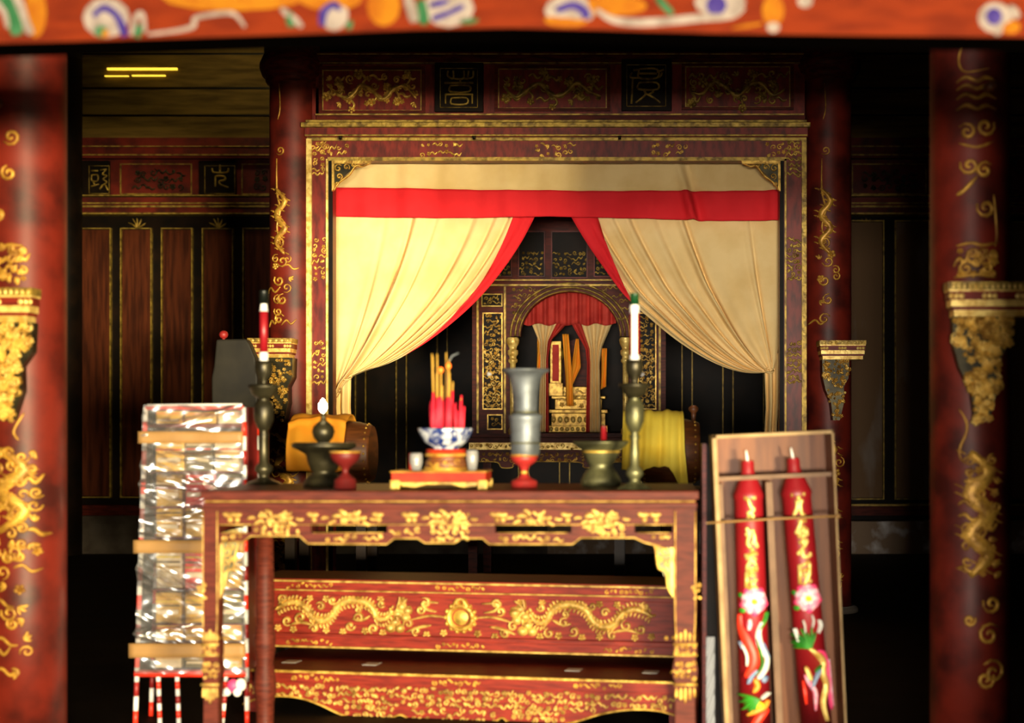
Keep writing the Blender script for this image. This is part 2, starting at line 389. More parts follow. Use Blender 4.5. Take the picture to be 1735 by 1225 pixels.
# ================================================================== COLUMNS
def column(px, d, rad, label, cap=None, peg=None, deco=None):
    base = Vector((X(px,d), d, 0)); t = thing('temple_column', label, 'column', base, 'red lacquered columns with gold dragons')
    m = MB().use(STOND); m.lathe([(rad*1.3,0),(rad*1.3,.02),(rad*1.24,.04),(rad*1.1,.05)], base.xy, 32); obj('stone_base', m, None, t)
    top = Z(-40,d) if d > 10 else 4.3
    m = MB().use(LACQ); m.lathe([(rad,.05)]+[(rad, .05+(top-.05)*k/6) for k in range(1,7)], base.xy, 48); obj('shaft', m, None, t)
    if cap:
        y0, y1 = cap
        m = MB().use(LACQD); zz = lambda f: Z(y0+(y1-y0)*f, d)
        m.lathe([(rad*.99,zz(1.12)),(rad*1.12,zz(1.08)),(rad*1.18,zz(1.0)),(rad*1.15,zz(.92)),(rad*1.3,zz(.85)),(rad*1.42,zz(.6)),(rad*1.42,zz(.45)),(rad*1.28,zz(.2)),(rad*1.2,zz(.1)),(rad*1.24,zz(0)),(rad*1.24,zz(-.6)),(rad*.99,zz(-.65))], base.xy, 40)
        obj('capital', m, None, t)
    if peg:
        c, nr = cyl(px,d,rad)(*peg); m = MB().use(BROWN); m.tube([c-nr*.02, c+nr*.05, c+nr*.065], [.022,.026,.012], 12); obj('peg', m, None, t)
    m = MB().use(GOLDP); deco(m, cyl(px,d,rad), d/F); obj('gilded_dragon', m, None, t)
    return t
def zig(mb, mp, x, y0, y1, amp, w, sc, step=34):
    pts = []; y = y0; k = 0
    while y < y1: pts.append((x+amp*(1 if k%2 else -1), y)); y += step; k += 1
    stroke(mb, mp, pts, w, 3, sc, .4, wob=.12)
    fine = smooth(pts, 5)
    for i, q in enumerate(fine[1:-1]):
        s = 1 if i%2 else -1
        leaf(mb, mp, q[0]+s*w*.4, q[1], w*.7, (0 if s > 0 else PI)+.5, 3, 3.4, sc)
def deco_fr(m, mp, sc):
    stroke(m, mp, [(1630,70),(1613,105),(1613,128),(1625,138),(1660,132)], 3.5, 2, sc)
    for y in (150,163,178,196): stroke(m, mp, [(1608,y+4),(1622,y-4),(1640,y+3),(1655,y-3),(1672,y+3)], 7, 3, sc)
    for (x,y,r,a) in ((1624,236,13,0),(1654,228,15,2),(1628,292,14,1),(1652,300,13,3),(1655,362,15,1),(1636,440,17,2),(1656,462,9,0),(1622,462,11,3),(1666,440,10,1),(1665,1015,15,1),(1628,1042,9,2),(1660,1066,18,3),(1668,1128,20,0),(1654,1140,14,2)):
        spiral(m, mp, x, y, r*1.1, 7, 3.4, sc, 1.4, a, 1 if a%2 else -1)
    stroke(m, mp, [(1612,255),(1640,262),(1668,252)], 5, 3, sc); stroke(m, mp, [(1640,310),(1620,332),(1608,340)], 7, 3, sc)
    stroke(m, mp, [(1668,340),(1672,375),(1674,410),(1670,425)], 4, 2, sc)
    stroke(m, mp, [(1608,424),(1630,420),(1650,424),(1676,418)], 6, 3, sc); stroke(m, mp, [(1605,476),(1640,472),(1672,476)], 6, 3, sc)
    carve(m, mp, 1608, 1678, 425, 476, 16, sc, 31, 6, 3.4)
    stroke(m, mp, [(1612,694),(1623,715),(1622,735),(1613,758),(1614,775),(1624,785)], 5, 2.5, sc)
    zig(m, mp, 1645, 765, 975, 17, 26, sc); carve(m, mp, 1616, 1678, 768, 970, 19, sc, 33, 5.5, 3.6)
def deco_fl(m, mp, sc):
    for (x,y,r,a) in ((48,245,14,0),(44,305,13,2),(26,372,13,1),(30,372,6,0),(45,1030,14,1),(50,1048,10,2),(52,930,15,1)): spiral(m, mp, x, y, r, 6, 3, sc, 1.4, a, 1)
    stroke(m, mp, [(18,270),(24,320),(20,350)], 4, 2, sc)
    stroke(m, mp, [(8,415),(24,430),(44,424),(66,424)], 8, 3, sc)
    carve(m, mp, 6, 72, 424, 486, 15, sc, 41, 6, 3); carve(m, mp, 6, 72, 424, 486, 15, sc, 43, 6, 3)
    stroke(m, mp, [(68,700),(52,730),(60,745)], 5, 2, sc)
    zig(m, mp, 48, 760, 930, 20, 22, sc); carve(m, mp, 20, 90, 760, 945, 20, sc, 42, 6.5, 3)
    carve(m, mp, 20, 80, 950, 1140, 26, sc, 47, 4.5, 2.5, .7)
def deco_mid(cx, seed):
    def f(m, mp, sc):
        stroke(m, mp, [(cx-8,150),(cx-6,190),(cx-10,210)], 2.4, 1.6, sc); spiral(m, mp, cx-6, 262, 8, 3, 2, sc)
        stroke(m, mp, [(cx-12,275),(cx-12,330),(cx-6,360),(cx-12,390),(cx-4,420)], 4, 2, sc); zig(m, mp, cx-6, 325, 440, 8, 11, sc, 22)
        for k in range(5): spiral(m, mp, cx-8+(k%2)*6, 415+32*k, 10, 4, 2.4, sc, 1.3, k, 1)
        carve(m, mp, cx-26, cx+18, 430, 560, 18, sc, seed, 3, 2, .55)
        zig(m, mp, cx-2, 735, 1010, 12, 14, sc, 26); carve(m, mp, cx-24, cx+24, 730, 1000, 20, sc, seed+1, 3, 2, .7)
    return f
RAD = .18
column(42, 6.5, RAD, 'front red column at the left edge, gold dragon, lower than none, brightly lit', None, (27,190), deco_fl)['label'] = 'large front column at the left edge of the photo with brightly lit gold band above its bracket'
column(1643, 6.5, RAD, 'large dim front column on the right with gold cloud scrolls and a coiling dragon below its bracket', None, (1657,165), deco_fr)
column(497, 11.1, RAD, 'red middle column between the plastic wrapped rack and the left canopy post', (88,140), None, deco_mid(490, 61))
column(1403, 11.1, RAD, 'dark middle column standing behind the box of red candles, beside the right canopy post', (88,135), None, deco_mid(1400, 63))
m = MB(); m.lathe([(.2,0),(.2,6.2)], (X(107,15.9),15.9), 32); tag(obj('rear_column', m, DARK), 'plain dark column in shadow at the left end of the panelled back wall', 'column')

# wall brackets: a moulded shelf over a carved drop
def bracket(x0, x1, y0, y1, px0, px1, py1, d, label, seed, back):
    c = (x0+x1)/2; t = thing('column_bracket', label, 'bracket', P(c, y1, d), 'gilded shelf brackets on the columns')
    h = y1-y0; m = MB(); w = (x1-x0)*.5; sc = d/F
    lay = [(0,.22,1.0,GOLDD),(.22,.28,.98,GOLDB),(.28,.52,.965,LACQB),(.52,.72,.93,GOLDB),(.72,.82,.9,LACQB),(.82,1.0,.86,GOLDB)]
    for a, b, s, mt in lay:
        m.use(mt); m.box(X(c-w*s,d), X(c+w*s,d), d-.02*s, back, Z(y0+h*b,d), Z(y0+h*a,d))
    mp = plane(d-.02); m.use(GOLDB)
    n = max(4, int(w/5))
    for k in range(n):
        blob(m, mp, c-w*.92+2*w*.92*(k+.5)/n, y0+h*.12, w/n*.6, h*.09, 2, sc, 6)
    for k in (-.78, 0, .78):
        for q in (-.12,0,.12): blob(m, mp, c+w*(k+q), y0+h*.4, w*.07, h*.09, 2, sc, 6)
    obj('shelf', m, None, t)
    m = MB(); pc = (px0+px1)/2; q = (px1-px0)/2; L = py1-y1
    poly = [(px0, y1),(px1,y1),(px1-q*.05,y1+L*.3),(pc+q*.6,y1+L*.45),(pc+q*.62,y1+L*.7),(pc+q*.3,y1+L),(pc-q*.2,y1+L),(pc-q*.35,y1+L*.7),(pc-q*.75,y1+L*.5),(px0+q*.05,y1+L*.3)]
    m.use(BRONZE).pprism(poly, d, d+.03, back); mp = plane(d+.03); m.use(GOLD)
    r = random.Random(seed)
    for k in range(int(L*q*2/60)+14):
        for _ in range(20):
            x = r.uniform(px0, px1); y = r.uniform(y1+2, y1+L); f = (y-y1)/L
            if abs(x-pc) < q*(1 if f < .3 else .62 if f < .72 else .36): break
        s = r.uniform(.08,.17)*max(q,22)
        m.use(GOLD if r.random() < .7 else GOLDB)
        if r.random() < .5: flower(m, mp, x, y, s*1.15, 7, sc)
        elif r.random() < .6: spiral(m, mp, x, y, s, 4 if q > 30 else 3, 6, sc, 1.2, r.uniform(0,6), r.choice((-1,1)))
        else: blob(m, mp, x, y, s*.6, s*.6, 8, sc)
    obj('carved_drop', m, None, t)
    return t
bracket(-78, 57, 488, 546, -50, 52, 712, 6.24, 'large gilded bracket on the left front column, cut by the photo edge', 71, 6.32)
bracket(1605, 1750, 478, 536, 1617, 1712, 714, 6.24, 'large gilded bracket on the dim right front column with red inlaid shelf', 72, 6.32)
bracket(420, 495, 573, 606, 450, 494, 716, 10.75, 'small gilded bracket behind the tall dark candlestick at the left', 73, 10.93)
bracket(1388, 1467, 577, 609, 1394, 1440, 712, 10.75, 'small gilded bracket above and behind the box of red candles', 74, 10.93)

# ================================================================== PAINTED FRONT BEAM
DB = 3.9
beam = thing('painted_beam', 'orange red beam with blurred painted blossoms across the top of the photo', 'beam', P(867, 70, DB))
low_edge = [(1860,66),(1735,63),(1450,60),(1200,56),(1000,50),(867,47),(700,50),(560,56),(400,61),(250,66),(120,70),(0,73),(-120,76)]
m = MB().use(BEAMC); m.pprism([(-120,-75),(1860,-75)]+low_edge, DB, DB, DB+.06); m.use(SHADEB).pprism([(-119,-74),(1859,-74)]+[(x,y+.8) for x,y in low_edge], DB, DB+.004, DB+.14); obj('timber', m, None, beam)
m = MB(); mp = plane(DB); sc = DB/F
def pst(mt, pts, w): m.use(mt); stroke(m, mp, pts, w*1.3, 1.2, sc, .6)
def pbl(mt, x, y, rx, ry, h=1.4): m.use(mt); blob(m, mp, x, y, rx, ry, h, sc, 12)
for x, wd in ((-60,60),(395,130),(560,60)): pbl(BYELL, x, -6, wd, 26, .9)
pbl(BYELL, 60, 22, 20, 44, .9); pbl(BYELL, 650, 10, 30, 36, .9); pbl(BYELL, 1310, 18, 20, 28, .9); pbl(BYELL, 960, 34, 40, 13, .9); pbl(BYELL, 1040, 10, 60, 18, .8)
pst(BWHITE, [(20,-20),(38,20),(48,46),(54,58)], 14); pst(BGREEN, [(2,-10),(20,22),(30,60)], 22); pst(BWHITE,[(-10,0),(8,20),(14,48)],10)
pbl(BWHITE, 180, 30, 42, 36, 1.0); pst(BPURP, [(158,28),(175,14),(195,24),(206,44),(212,62)], 14); pbl(BGREEN, 172, 52, 14, 12, 1.8); pbl(BYELL, 178, 56, 8, 8, 2.6)
pst(BWHITE, [(222,60),(230,30),(240,24),(246,55)], 8); pst(BGREEN, [(232,64),(236,42)], 12)
pst(BWHITE, [(250,58),(300,52),(328,44),(332,30),(380,22),(400,26),(415,46)], 7)
pst(BWHITE, [(476,14),(488,24),(500,34),(512,46)], 10); pst(BGREEN, [(490,20),(494,46)], 14)
pbl(BWHITE, 566, 24, 26, 30, 1.0); pst(BPURP, [(546,44),(550,20),(566,8),(576,18)], 14); pst(BGREEN,[(590,50),(594,34)],10)
pst(BWHITE, [(690,-10),(698,20),(703,38)], 14); pst(BGREEN, [(712,0),(718,26),(716,42)], 15); pbl(BWHITE, 760, 14, 46, 34, 1.0)
pst(BPURP, [(728,10),(760,2)], 14); pst(BPURP, [(732,32),(760,22),(786,10)], 12); pst(BGREEN, [(780,38),(810,34)], 8)
pbl(BWHITE, 966, 18, 46, 28, 1.0); pst(BPURP, [(942,18),(970,10),(988,18),(994,32)], 18); pst(BWHITE, [(1010,16),(1040,34),(1090,38),(1150,34),(1190,30),(1240,26),(1260,12)], 12)
pst(BGREEN, [(1112,-6),(1126,10),(1140,24)], 10); pbl(BWHITE, 1220, 4, 46, 26, 1.0); pbl(BPURP, 1214, 8, 22, 20, 2.6)
pbl(BWHITE, 1364, 2, 14, 12); pbl(BWHITE, 1310, 46, 12, 10); pst(BYELL,[(1240,48),(1290,40)],6)
pbl(BWHITE, 1686, 30, 31, 28, 1.0); pbl(BPURP, 1684, 28, 17, 18, 3.0); pst(BWHITE, [(1710,10),(1726,30)], 14); pbl(BWHITE, 1690, 52, 9, 9); pbl(BYELL, 1712, 46, 18, 12, 1)
pbl(BWHITE, 1800, 20, 30, 26)
obj('painted_blossoms', m, None, beam)

# ================================================================== ALTAR CANOPY
DC = 11.0; sc = DC/F
can = thing('altar_canopy', 'tall red lacquered canopy frame with gilded edges and carved frieze around the curtains', 'canopy', Vector((X(942,DC), DC, 0)))
def post(x0, x1, flip):
    m = MB().use(CANOPY); m.box(X(x0,DC), X(x1,DC), DC, DC+.12, 0, Z(272,DC))
    g = GOLDB if not flip else GOLDD  # lit left post gilded brighter, right post duller: light put into colour
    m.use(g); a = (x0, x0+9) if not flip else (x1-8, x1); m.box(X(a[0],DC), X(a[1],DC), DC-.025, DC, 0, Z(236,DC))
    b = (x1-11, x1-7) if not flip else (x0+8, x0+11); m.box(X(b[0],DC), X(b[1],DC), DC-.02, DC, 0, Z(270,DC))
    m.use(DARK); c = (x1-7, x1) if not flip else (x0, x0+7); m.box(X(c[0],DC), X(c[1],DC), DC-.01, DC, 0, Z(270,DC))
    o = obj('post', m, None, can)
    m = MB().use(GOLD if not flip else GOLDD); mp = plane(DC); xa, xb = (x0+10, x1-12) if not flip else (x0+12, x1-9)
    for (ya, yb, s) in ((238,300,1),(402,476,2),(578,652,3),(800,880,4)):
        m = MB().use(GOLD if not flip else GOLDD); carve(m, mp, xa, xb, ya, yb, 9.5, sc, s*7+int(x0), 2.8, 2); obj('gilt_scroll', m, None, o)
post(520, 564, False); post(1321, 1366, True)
m = MB().use(CANOPY); m.pbox(520, 1366, 234, 272, DC, DC, DC+.12); m.use(GOLDD); m.pbox(520,1366,234,239,DC,DC-.02,DC); m.pbox(556,1332,267,273,DC,DC-.02,DC)
lt = obj('lintel', m, None, can)
m = MB().use(GOLD); mp = plane(DC)
for xa, xb in ((530,590),(712,782),(905,972),(1100,1165),(1296,1352)):
    m = MB().use(GOLD); carve(m, mp, xa, xb, 241, 266, 10, sc, xa, 2.8, 2); obj('gilt_scroll', m, None, lt)
m = MB(); m.use(CANOPY).pbox(518,1368,216,234,DC,DC-.05,DC+.15); m.use(GOLDD).pbox(514,1371,211,219,DC,DC-.09,DC+.15); m.use(GOLDD).pbox(520,1366,205,209,DC,DC-.05,DC+.12); m.use(GOLDD).pbox(519,1367,230,233,DC,DC-.06,DC)
m.use(DARK)
for x in (580, 805, 1050): m.lathe([(.01,Z(239,DC)),(.014,Z(234,DC))], (X(x,DC), DC-.07), 8)
obj('cornice', m, None, can, .006)
m = MB().use(CANOPY); m.pbox(534,1364,88,206,DC,DC+.02,DC+.16); m.pbox(528,540,148,206,DC,DC+.02,DC+.16); m.use(DARK).pbox(536,1366,55,88,DC,DC+.05,DC+.16)
m.use(LACQD).pbox(536,1364,88,106,DC,DC-.005,DC+.02); m.pbox(536,1364,194,206,DC,DC-.005,DC+.02)
m.use(GOLDD); m.pbox(538,1362,91,93,DC,DC-.012,DC+.02); m.pbox(540,1360,106,108,DC,DC-.012,DC+.02); m.pbox(535,1362,193,195.5,DC,DC-.012,DC+.02)
obj('frieze_board', m, None, can)
r = random.Random(3)
for (x0,x1,y0,y1,g,sd) in ((540,720,112,192,GOLD,11),(838,1034,110,188,GOLDD,12),(1155,1345,106,186,GOLDD,13)):  # left panel in brighter gold, its extra light put into the colour
    m = MB().use(CANOPY); m.pbox(x0+5,x1-5,y0+4,y1-4,DC,DC+.01,DC+.03); m.use(LACQD); frame(m,x0,x1,y0,y1,5,DC,DC,DC+.03); m.use(GOLDD); frame(m,x0+6,x1-6,y0+6,y1-4,1.6,DC,DC+.002,DC+.02)
    fp = obj('frieze_panel', m, None, can)
    m = MB().use(g); mp = plane(DC+.01); W = x1-x0; H = y1-y0
    pts = [(x0+W*(.08+.84*k/8), y0+H*(.55+.16*math.sin(k*1.9+sd))) for k in range(9)]
    stroke(m, mp, pts, 9, 4.4, sc, .4, wob=.35)
    for k in range(8):
        x, y = pts[k]; s = -1 if k%2 else 1
        stroke(m, mp, [(x,y),(x+8,y+s*12),(x+2,y+s*20)], 4.6, 3.4, sc); 
        flower(m, mp, x+r.uniform(-4,8), y+s*20, r.uniform(7,10.5), 4.4, sc)
    carve(m, mp, x0+12, x1-12, y0+14, y1-12, 15, sc, sd, 4, 3.4, .8)
    obj('carved_flowers', m, None, fp)
SONG = [[(22,13),(22,22),(31,26),(31,13)],[(31,26),(44,27),(49,24),(49,13)],[(57,13),(56,25),(64,24),(65,13)],[(49,26),(57,27)],[(43,26),(43,33)],[(16,33.5),(65,33.5)],[(26,38),(57,38),(57,48),(26,48),(26,38)],[(18,69),(18,55),(21,53),(61,53),(63,55),(63,69)],[(28,59),(53,59),(53,69),(28,69),(28,59)]]
JING = [[(30,16),(60,16),(60,31),(30,31),(30,16)],[(30,23.5),(60,23.5)],[(30,17),(20,18)],[(18,22),(15,30),(30,31)],[(60,21),(72,17)],[(60,31),(66,28),(69,22)],[(19,33),(17,75)],[(30,39),(59,39),(61,50),(29,50),(30,39)],[(38,52),(40,60),(24,73)],[(55,54),(45,60)],[(42,58),(54,64),(66,73)]]
for (x0,x1,y0,y1,g) in ((737,819,107,190,SONG),(1053,1138,101,188,JING)):
    m = MB().use(DARK); m.pbox(x0,x1,y0,y1,DC,DC-.02,DC+.02); pl = obj('character_plaque', m, None, can, .004)
    m = MB().use(GOLDD); mp = plane(DC-.02); k = (x1-x0)/82
    if g is JING: glyph(m, mp, g, 4.0, 2.6, sc, x0, y0, 1)
    else: glyph(m, mp, g, 3.8, 2.4, sc, x0, y0, 1)
    rect_stroke(m, mp, x0+9, x1-10, y0+9, y1-8, 1.5, 1.4, sc); obj('character', m, None, pl)
for sgn, xc in ((1,563),(-1,1322)):
    m = MB().use(GOLD); mp = plane(DC-.005); yb = 273
    m.pprism([(xc,yb),(xc+sgn*66,yb),(xc+sgn*64,yb+5),(xc+sgn*4,yb+5),(xc+sgn*4,yb+48),(xc,yb+52)], DC, DC-.02, DC+.02)
    stroke(m, mp, [(xc+sgn*64,yb+4),(xc+sgn*50,yb+9),(xc+sgn*40,yb+8),(xc+sgn*28,yb+24),(xc+sgn*12,yb+36),(xc+sgn*3,yb+50)], 4, 3, sc)
    m.use(GOLD)
    for (a,b,q) in ((10,12,7),(24,10,6),(12,26,6),(36,7,4),(8,38,4)): spiral(m, mp, xc+sgn*a, yb+b, q, 3, 3, sc, 1.3, a, 1)
    m.use(BRONZE).pprism([(xc+sgn*3,yb+4),(xc+sgn*44,yb+4),(xc+sgn*24,yb+22),(xc+sgn*3,yb+42)], DC, DC+.005, DC+.018)
    obj('corner_bracket', m, None, can)

# ================================================================== CURTAINS OF THE CANOPY
DV = 11.22
def crease(u, cs, w): return sum(a*math.exp(-((u-c)/w2)**2) for c, a, w2 in cs)
def vpt(u, y0f, y1f, t, off=0):
    x = 560+768*u; y = y0f(u)+(y1f(u)-y0f(u))*t
    dep = .012*math.sin(u*23+.6)+.008*math.sin(u*61)+.004*math.sin(u*140)
    yy = (y-272)/100
    dep += -.09*math.exp(-((u-.765-.035*yy)/.008)**2)*min(1,max(0,yy+.2))+.05*math.exp(-((u-.785-.03*yy)/.012)**2)-.03*math.exp(-((u-.975)/.01)**2)
    p = P(x, y, DV); return p+Vector((0, dep+off, 0))
yt = lambda u: 262.
ym = lambda u: 318+3*math.sin(u*PI)+ (6*u-1)
yb = lambda u: 366+7*u+2*math.sin(u*9)
val = thing('curtain_valance', 'flat cream valance with a wide bright red band hung across the canopy opening', 'valance', P(945, 372, DV))
obj('cream_heading', MB().use(CREAM).grid(lambda u,v: vpt(u,yt,ym,v), 150, 8), None, val, solid=.006)
mr = MB().use(BROWN); mr.tube([P(548,263,DV+.02), P(1338,263,DV+.02)], .016, 10); obj('curtain_rod', mr, None, val)
obj('red_band', MB().use(REDC).grid(lambda u,v: vpt(u,ym,yb,v,-.006), 150, 10), None, val, solid=.006)
def drape(label, L, Hm, cs, sgn, trim_end, tw, tailpts, nm):
    Ls = smooth(L, 6); Hs = smooth(Hm, 6)
    c = Hm[-1]; t = thing('curtain', label, 'curtain', P(c[0], c[1], DV+.06), 'cream curtains tied back to the canopy posts')
    def S(u, v):
        a = poly_at(Ls, v); b = poly_at(Hs, v)
        bow = math.sin(PI*v)*u*(1-u)*4
        x = a[0]+(b[0]-a[0])*u; y = a[1]+(b[1]-a[1])*u
        dep = .03*u
        for (c0, amp, w) in cs:
            k = min(1, .25+v*1.5); ww = w*(1.15-.3*v)
            q = (u-c0)/ww
            dep += 1.6*amp*k*(-math.exp(-(q-.9)**2*1.4)+math.exp(-q*q*3.2)*1.3)
        dep += .008*math.sin(u*38+2*v)*(.4+v)
        dep += -.10*math.sin(PI*min(1,v*1.05))*.6*(u*(1.15-u))
        return P(x, y, DV+.07)+Vector((0,dep,0))
    ue = lambda v: 1-tw*max(0, 1-v/trim_end)**.8
    m = MB().use(CREAM).grid(lambda u,v: S(u*ue(v), v), 150, 70)
    obj('drape', m, None, t, solid=.005)
    m = MB().use(REDC).grid(lambda u,v: S(ue(v*trim_end)+(1-ue(v*trim_end))*u, v*trim_end)+Vector((0,-.006,0)), 6, 50)
    obj('red_trim', m, None, t, solid=.006)
    m = MB().use(CREAM); A, B, n = tailpts
    m.grid(lambda u,v: (lambda a,b: P(a[0]+(b[0]-a[0])*u, a[1]+(b[1]-a[1])*u, DV+.1)+Vector((0,.03*math.sin(u*n),0)))(poly_at(A,v), poly_at(B,v)), 30, 24)
    obj('hanging_tail', m, None, t, solid=.005)
    cc = P(*nm, DV+.06); m = MB().use(CREAM); m.tube([cc+Vector((.03*math.cos(a)-.0*sgn, -.03+.05*math.sin(a), .02*math.sin(a))) for a in [k*PI/6 for k in range(13)]], .008, 8); obj('tie_band', m, None, t)
drape('cream curtain with red edge tied back to the left canopy post',
      [(560,362),(560,450),(560,560),(560,640),(560,690)],
      [(906,366),(884,408),(852,456),(812,504),(764,548),(712,586),(656,616),(608,629),(597,634),(580,656)],
      [(.40,.055,.028),(.52,.016,.02),(.70,.03,.03),(.80,.035,.024),(.87,.04,.02),(.93,.03,.016),(.27,.012,.03)], 1, .74, .105,
      ([(572,640),(570,690),(574,760)], [(594,634),(593,690),(599,760)], 9), (590,640))
drape('cream curtain with red edge tied back to the right canopy post',
      [(1328,366),(1326,450),(1322,540),(1317,600),(1308,634)],
      [(967,366),(992,408),(1022,452),(1058,500),(1102,540),(1152,580),(1205,612),(1256,630),(1302,631)],
      [(.47,.06,.02),(.16,.02,.02),(.60,.02,.03),(.72,.04,.022),(.80,.03,.018),(.89,.055,.016),(.95,.02,.012)], -1, .42, .125,
      ([(1296,628),(1298,690),(1293,780)], [(1324,590),(1322,690),(1318,780)], 14), (1303,628))

# ================================================================== SHRINE BEHIND THE CURTAINS
DS = 13.0; sc = DS/F
sh = thing('altar_shrine', 'gilded carved shrine with a round arched opening framed between the parted curtains', 'shrine', Vector((X(965,DS), DS, Z(738,DS))))
def arc(cx, cy, rx, ry, a0, a1, n): return [(cx+rx*math.cos(a0+(a1-a0)*k/n), cy-ry*math.sin(a0+(a1-a0)*k/n)) for k in range(n+1)]
ACX, ACY = 966, 570
m = MB().use(LACQD)
m.pbox(800, 866, 340, 738, DS, DS, DS+.3); m.pbox(1066, 1128, 340, 738, DS, DS, DS+.3); m.pbox(866,1066,340,480,DS,DS,DS+.1)
for sgn in (-1,1):
    a = arc(ACX, ACY, 84, 76, PI/2, PI if sgn < 0 else 0, 16)
    m.pprism([(ACX,480)]+a+[(ACX+sgn*100,ACY),(ACX+sgn*100,480)], DS, DS, DS+.1)
obj('carcass', m, None, sh)
m = MB().use(DARK); m.pbox(800,1128,340,738,DS,DS+.9,DS+.95); m.pbox(800,806,340,738,DS,DS+.3,DS+.9); m.pbox(1122,1128,340,738,DS,DS+.3,DS+.9); m.pbox(800,1128,336,342,DS,DS,DS+.95); obj('back_panel', m, None, sh)
ZST = Z(742,12.75)+.002
m = MB().use(LACQD); m.box(X(800,DS),X(1128,DS),DS-.03,DS+.95,ZST,Z(734,DS)); obj('floor_board', m, None, sh)
m = MB().use(GOLDD); mp = plane(DS)
for rx, ry, w in ((101,90,4),(93,83,4),(86,77,3)): stroke(m, mp, arc(ACX,ACY,rx,ry,0,PI,30), w, 5, sc, 1, sm=False)
obj('arch_moulding', m, None, sh)
for (xa,xb,ya,yb_,sd) in ((868,912,484,506,90),(1020,1064,484,506,91),(868,886,506,545,95),(1047,1065,506,545,96)):
    m = MB().use(GOLDD); carve(m, mp, xa, xb, ya, yb_, 9, sc, sd, 1.8, 2, .9); obj('spandrel_carving', m, None, sh)
for (x0,x1,y0,y1,g,sd) in ((816,852,498,520,GOLDD,1),(818,852,530,694,GOLD,2),(826,852,702,728,GOLD,3),(1082,1112,498,520,GOLDD,4),(1080,1112,530,694,GOLD,5),(1082,1112,702,728,GOLDD,6),
                           (824,868,392,470,GOLDD,7),(878,924,392,470,GOLDD,8),(934,996,392,472,GOLDD,9),(1006,1052,392,470,GOLDD,10),(1062,1106,392,470,GOLDD,12)):
    m = MB().use(DARK); m.pbox(x0,x1,y0,y1,DS,DS-.01,DS+.01); m.use(g if y0 > 480 else LACQ); frame(m,x0,x1,y0,y1,2,DS,DS-.03,DS)
    pn = obj('carved_panel', m, None, sh)
    m = MB().use(g); mq = plane(DS-.01); carve(m, mq, x0+3, x1-3, y0+(3 if y0>480 else 34), y1-3, 8, sc, sd, 2, 2.4)
    if y0 == 530: m.use(GOLDB); carve(m, mq, x0+3, x1-3, 590, y1-3, 9, sc, sd+50, 2.2, 3); m.use(WHITE); blob(m, mq, 829 if x0 < 900 else 1088, 634, 5, 5, 4, sc)  # white bead painted in as a glint
    obj('fretwork', m, None, pn)
m = MB().use(GOLDD)
for x in (810,856,1076,1118): m.pbox(x-2,x+1.5,486,734,DS,DS-.025,DS)
m.pbox(806,1122,482,485,DS,DS-.03,DS); m.pbox(806,1122,474,476,DS,DS-.03,DS)
obj('gilt_mouldings', m, None, sh)
for cx in (869, 1060):
    m = MB().use(GOLDB); m.plathe(cx, [(9,572),(11,576),(10,582),(7,588),(6,592),(9,594),(9,600),(6,604),(6,608),(8,609),(8,613),(5,616),(5,724),(8,728),(8,736)], DS-.06, 16)
    obj('column', m, None, sh)
# things inside the shrine
dv = 13.17
t = thing('shrine_valance', 'small pleated faded red valance filling the top of the shrine arch', 'valance', P(966,550,dv))
def sv(u, v):
    x = 888+156*u; top = ACY-math.sqrt(max(0, 1-((x-ACX)/82)**2))*74-2; bot = 550+2*math.sin(u*30); top = min(top, bot-2)
    return P(x, top+(bot-top)*v, dv)+Vector((0, .02*math.sin(u*48)+.008*math.sin(u*101), 0))
obj('pleated_cloth', MB().use(ROSEC).grid(sv, 120, 8), None, t, solid=.004)
def sdrape(label, A, B, red_lo):
    t = thing('shrine_curtain', label, 'curtain', P(*A[-1], dv+.04), 'small curtains inside the shrine arch')
    def S(u, v):
        a = poly_at(A, v); b = poly_at(B, v); return P(a[0]+(b[0]-a[0])*u, a[1]+(b[1]-a[1])*u, dv+.05)+Vector((0,.018*math.sin(u*26),0))
    lo, hi = ((0,.24) if red_lo else (.7,1)); o = ((.24,1) if red_lo else (0,.7))
    obj('cream_cloth', MB().use(CREAM).grid(lambda u,v: S(o[0]+(o[1]-o[0])*u, v), 40, 30), None, t, solid=.004)
    obj('red_border', MB().use(ROSEC).grid(lambda u,v: S(lo+(hi-lo)*u, v)+Vector((0,-.004,0)), 16, 30), None, t, solid=.004)
sdrape('cream curtain with red border tied in the left half of the shrine arch', [(900,546),(914,580),(916,610),(912,732)], [(963,546),(934,576),(929,606),(930,732)], False)
sdrape('cream curtain with red border tied in the right half of the shrine arch', [(967,546),(992,590),(995,615),(993,732)], [(1038,546),(1020,588),(1016,615),(1018,732)], True)
t = thing('ancestor_throne', 'stepped gilded throne seen inside the shrine arch under orange sashes', 'throne', P(972,736,13.5))
m = MB().use(GOLD); d = 13.5
for (x0,x1,y0,y1) in ((928,1030,721,732.5),(934,1026,700,722),(930,1030,694,700),(940,1020,676,694),(934,1026,671,676),(946,1014,655,671)): m.pbox(x0,x1,y0,y1,d,d-.02*(y0>690),d+.3)
obj('stepped_base', m, None, t, .006)
m = MB().use(GOLDB); mp = plane(d-.021)
for x in range(938,1026,11): blob(m, mp, x, 711, 4.6, 6, 3, d/F)
obj('lotus_carving', m, None, t); m = MB().use(GOLDB)
for x in range(934,1030,9): blob(m, mp, x, 727, 3.6, 4, 3, d/F)
obj('lotus_carving', m, None, t); m = MB().use(GOLDB); carve(m, plane(d), 948, 1014, 656, 692, 11, d/F, 5, 2.4, 3); obj('lotus_carving', m, None, t)
for x in (950, 1012):
    m = MB().use(GOLDD); m.plathe(x,[(3,590),(6,596),(5,604),(3,610),(4,655)],d+.05,12); obj('arm_post', m, None, t)
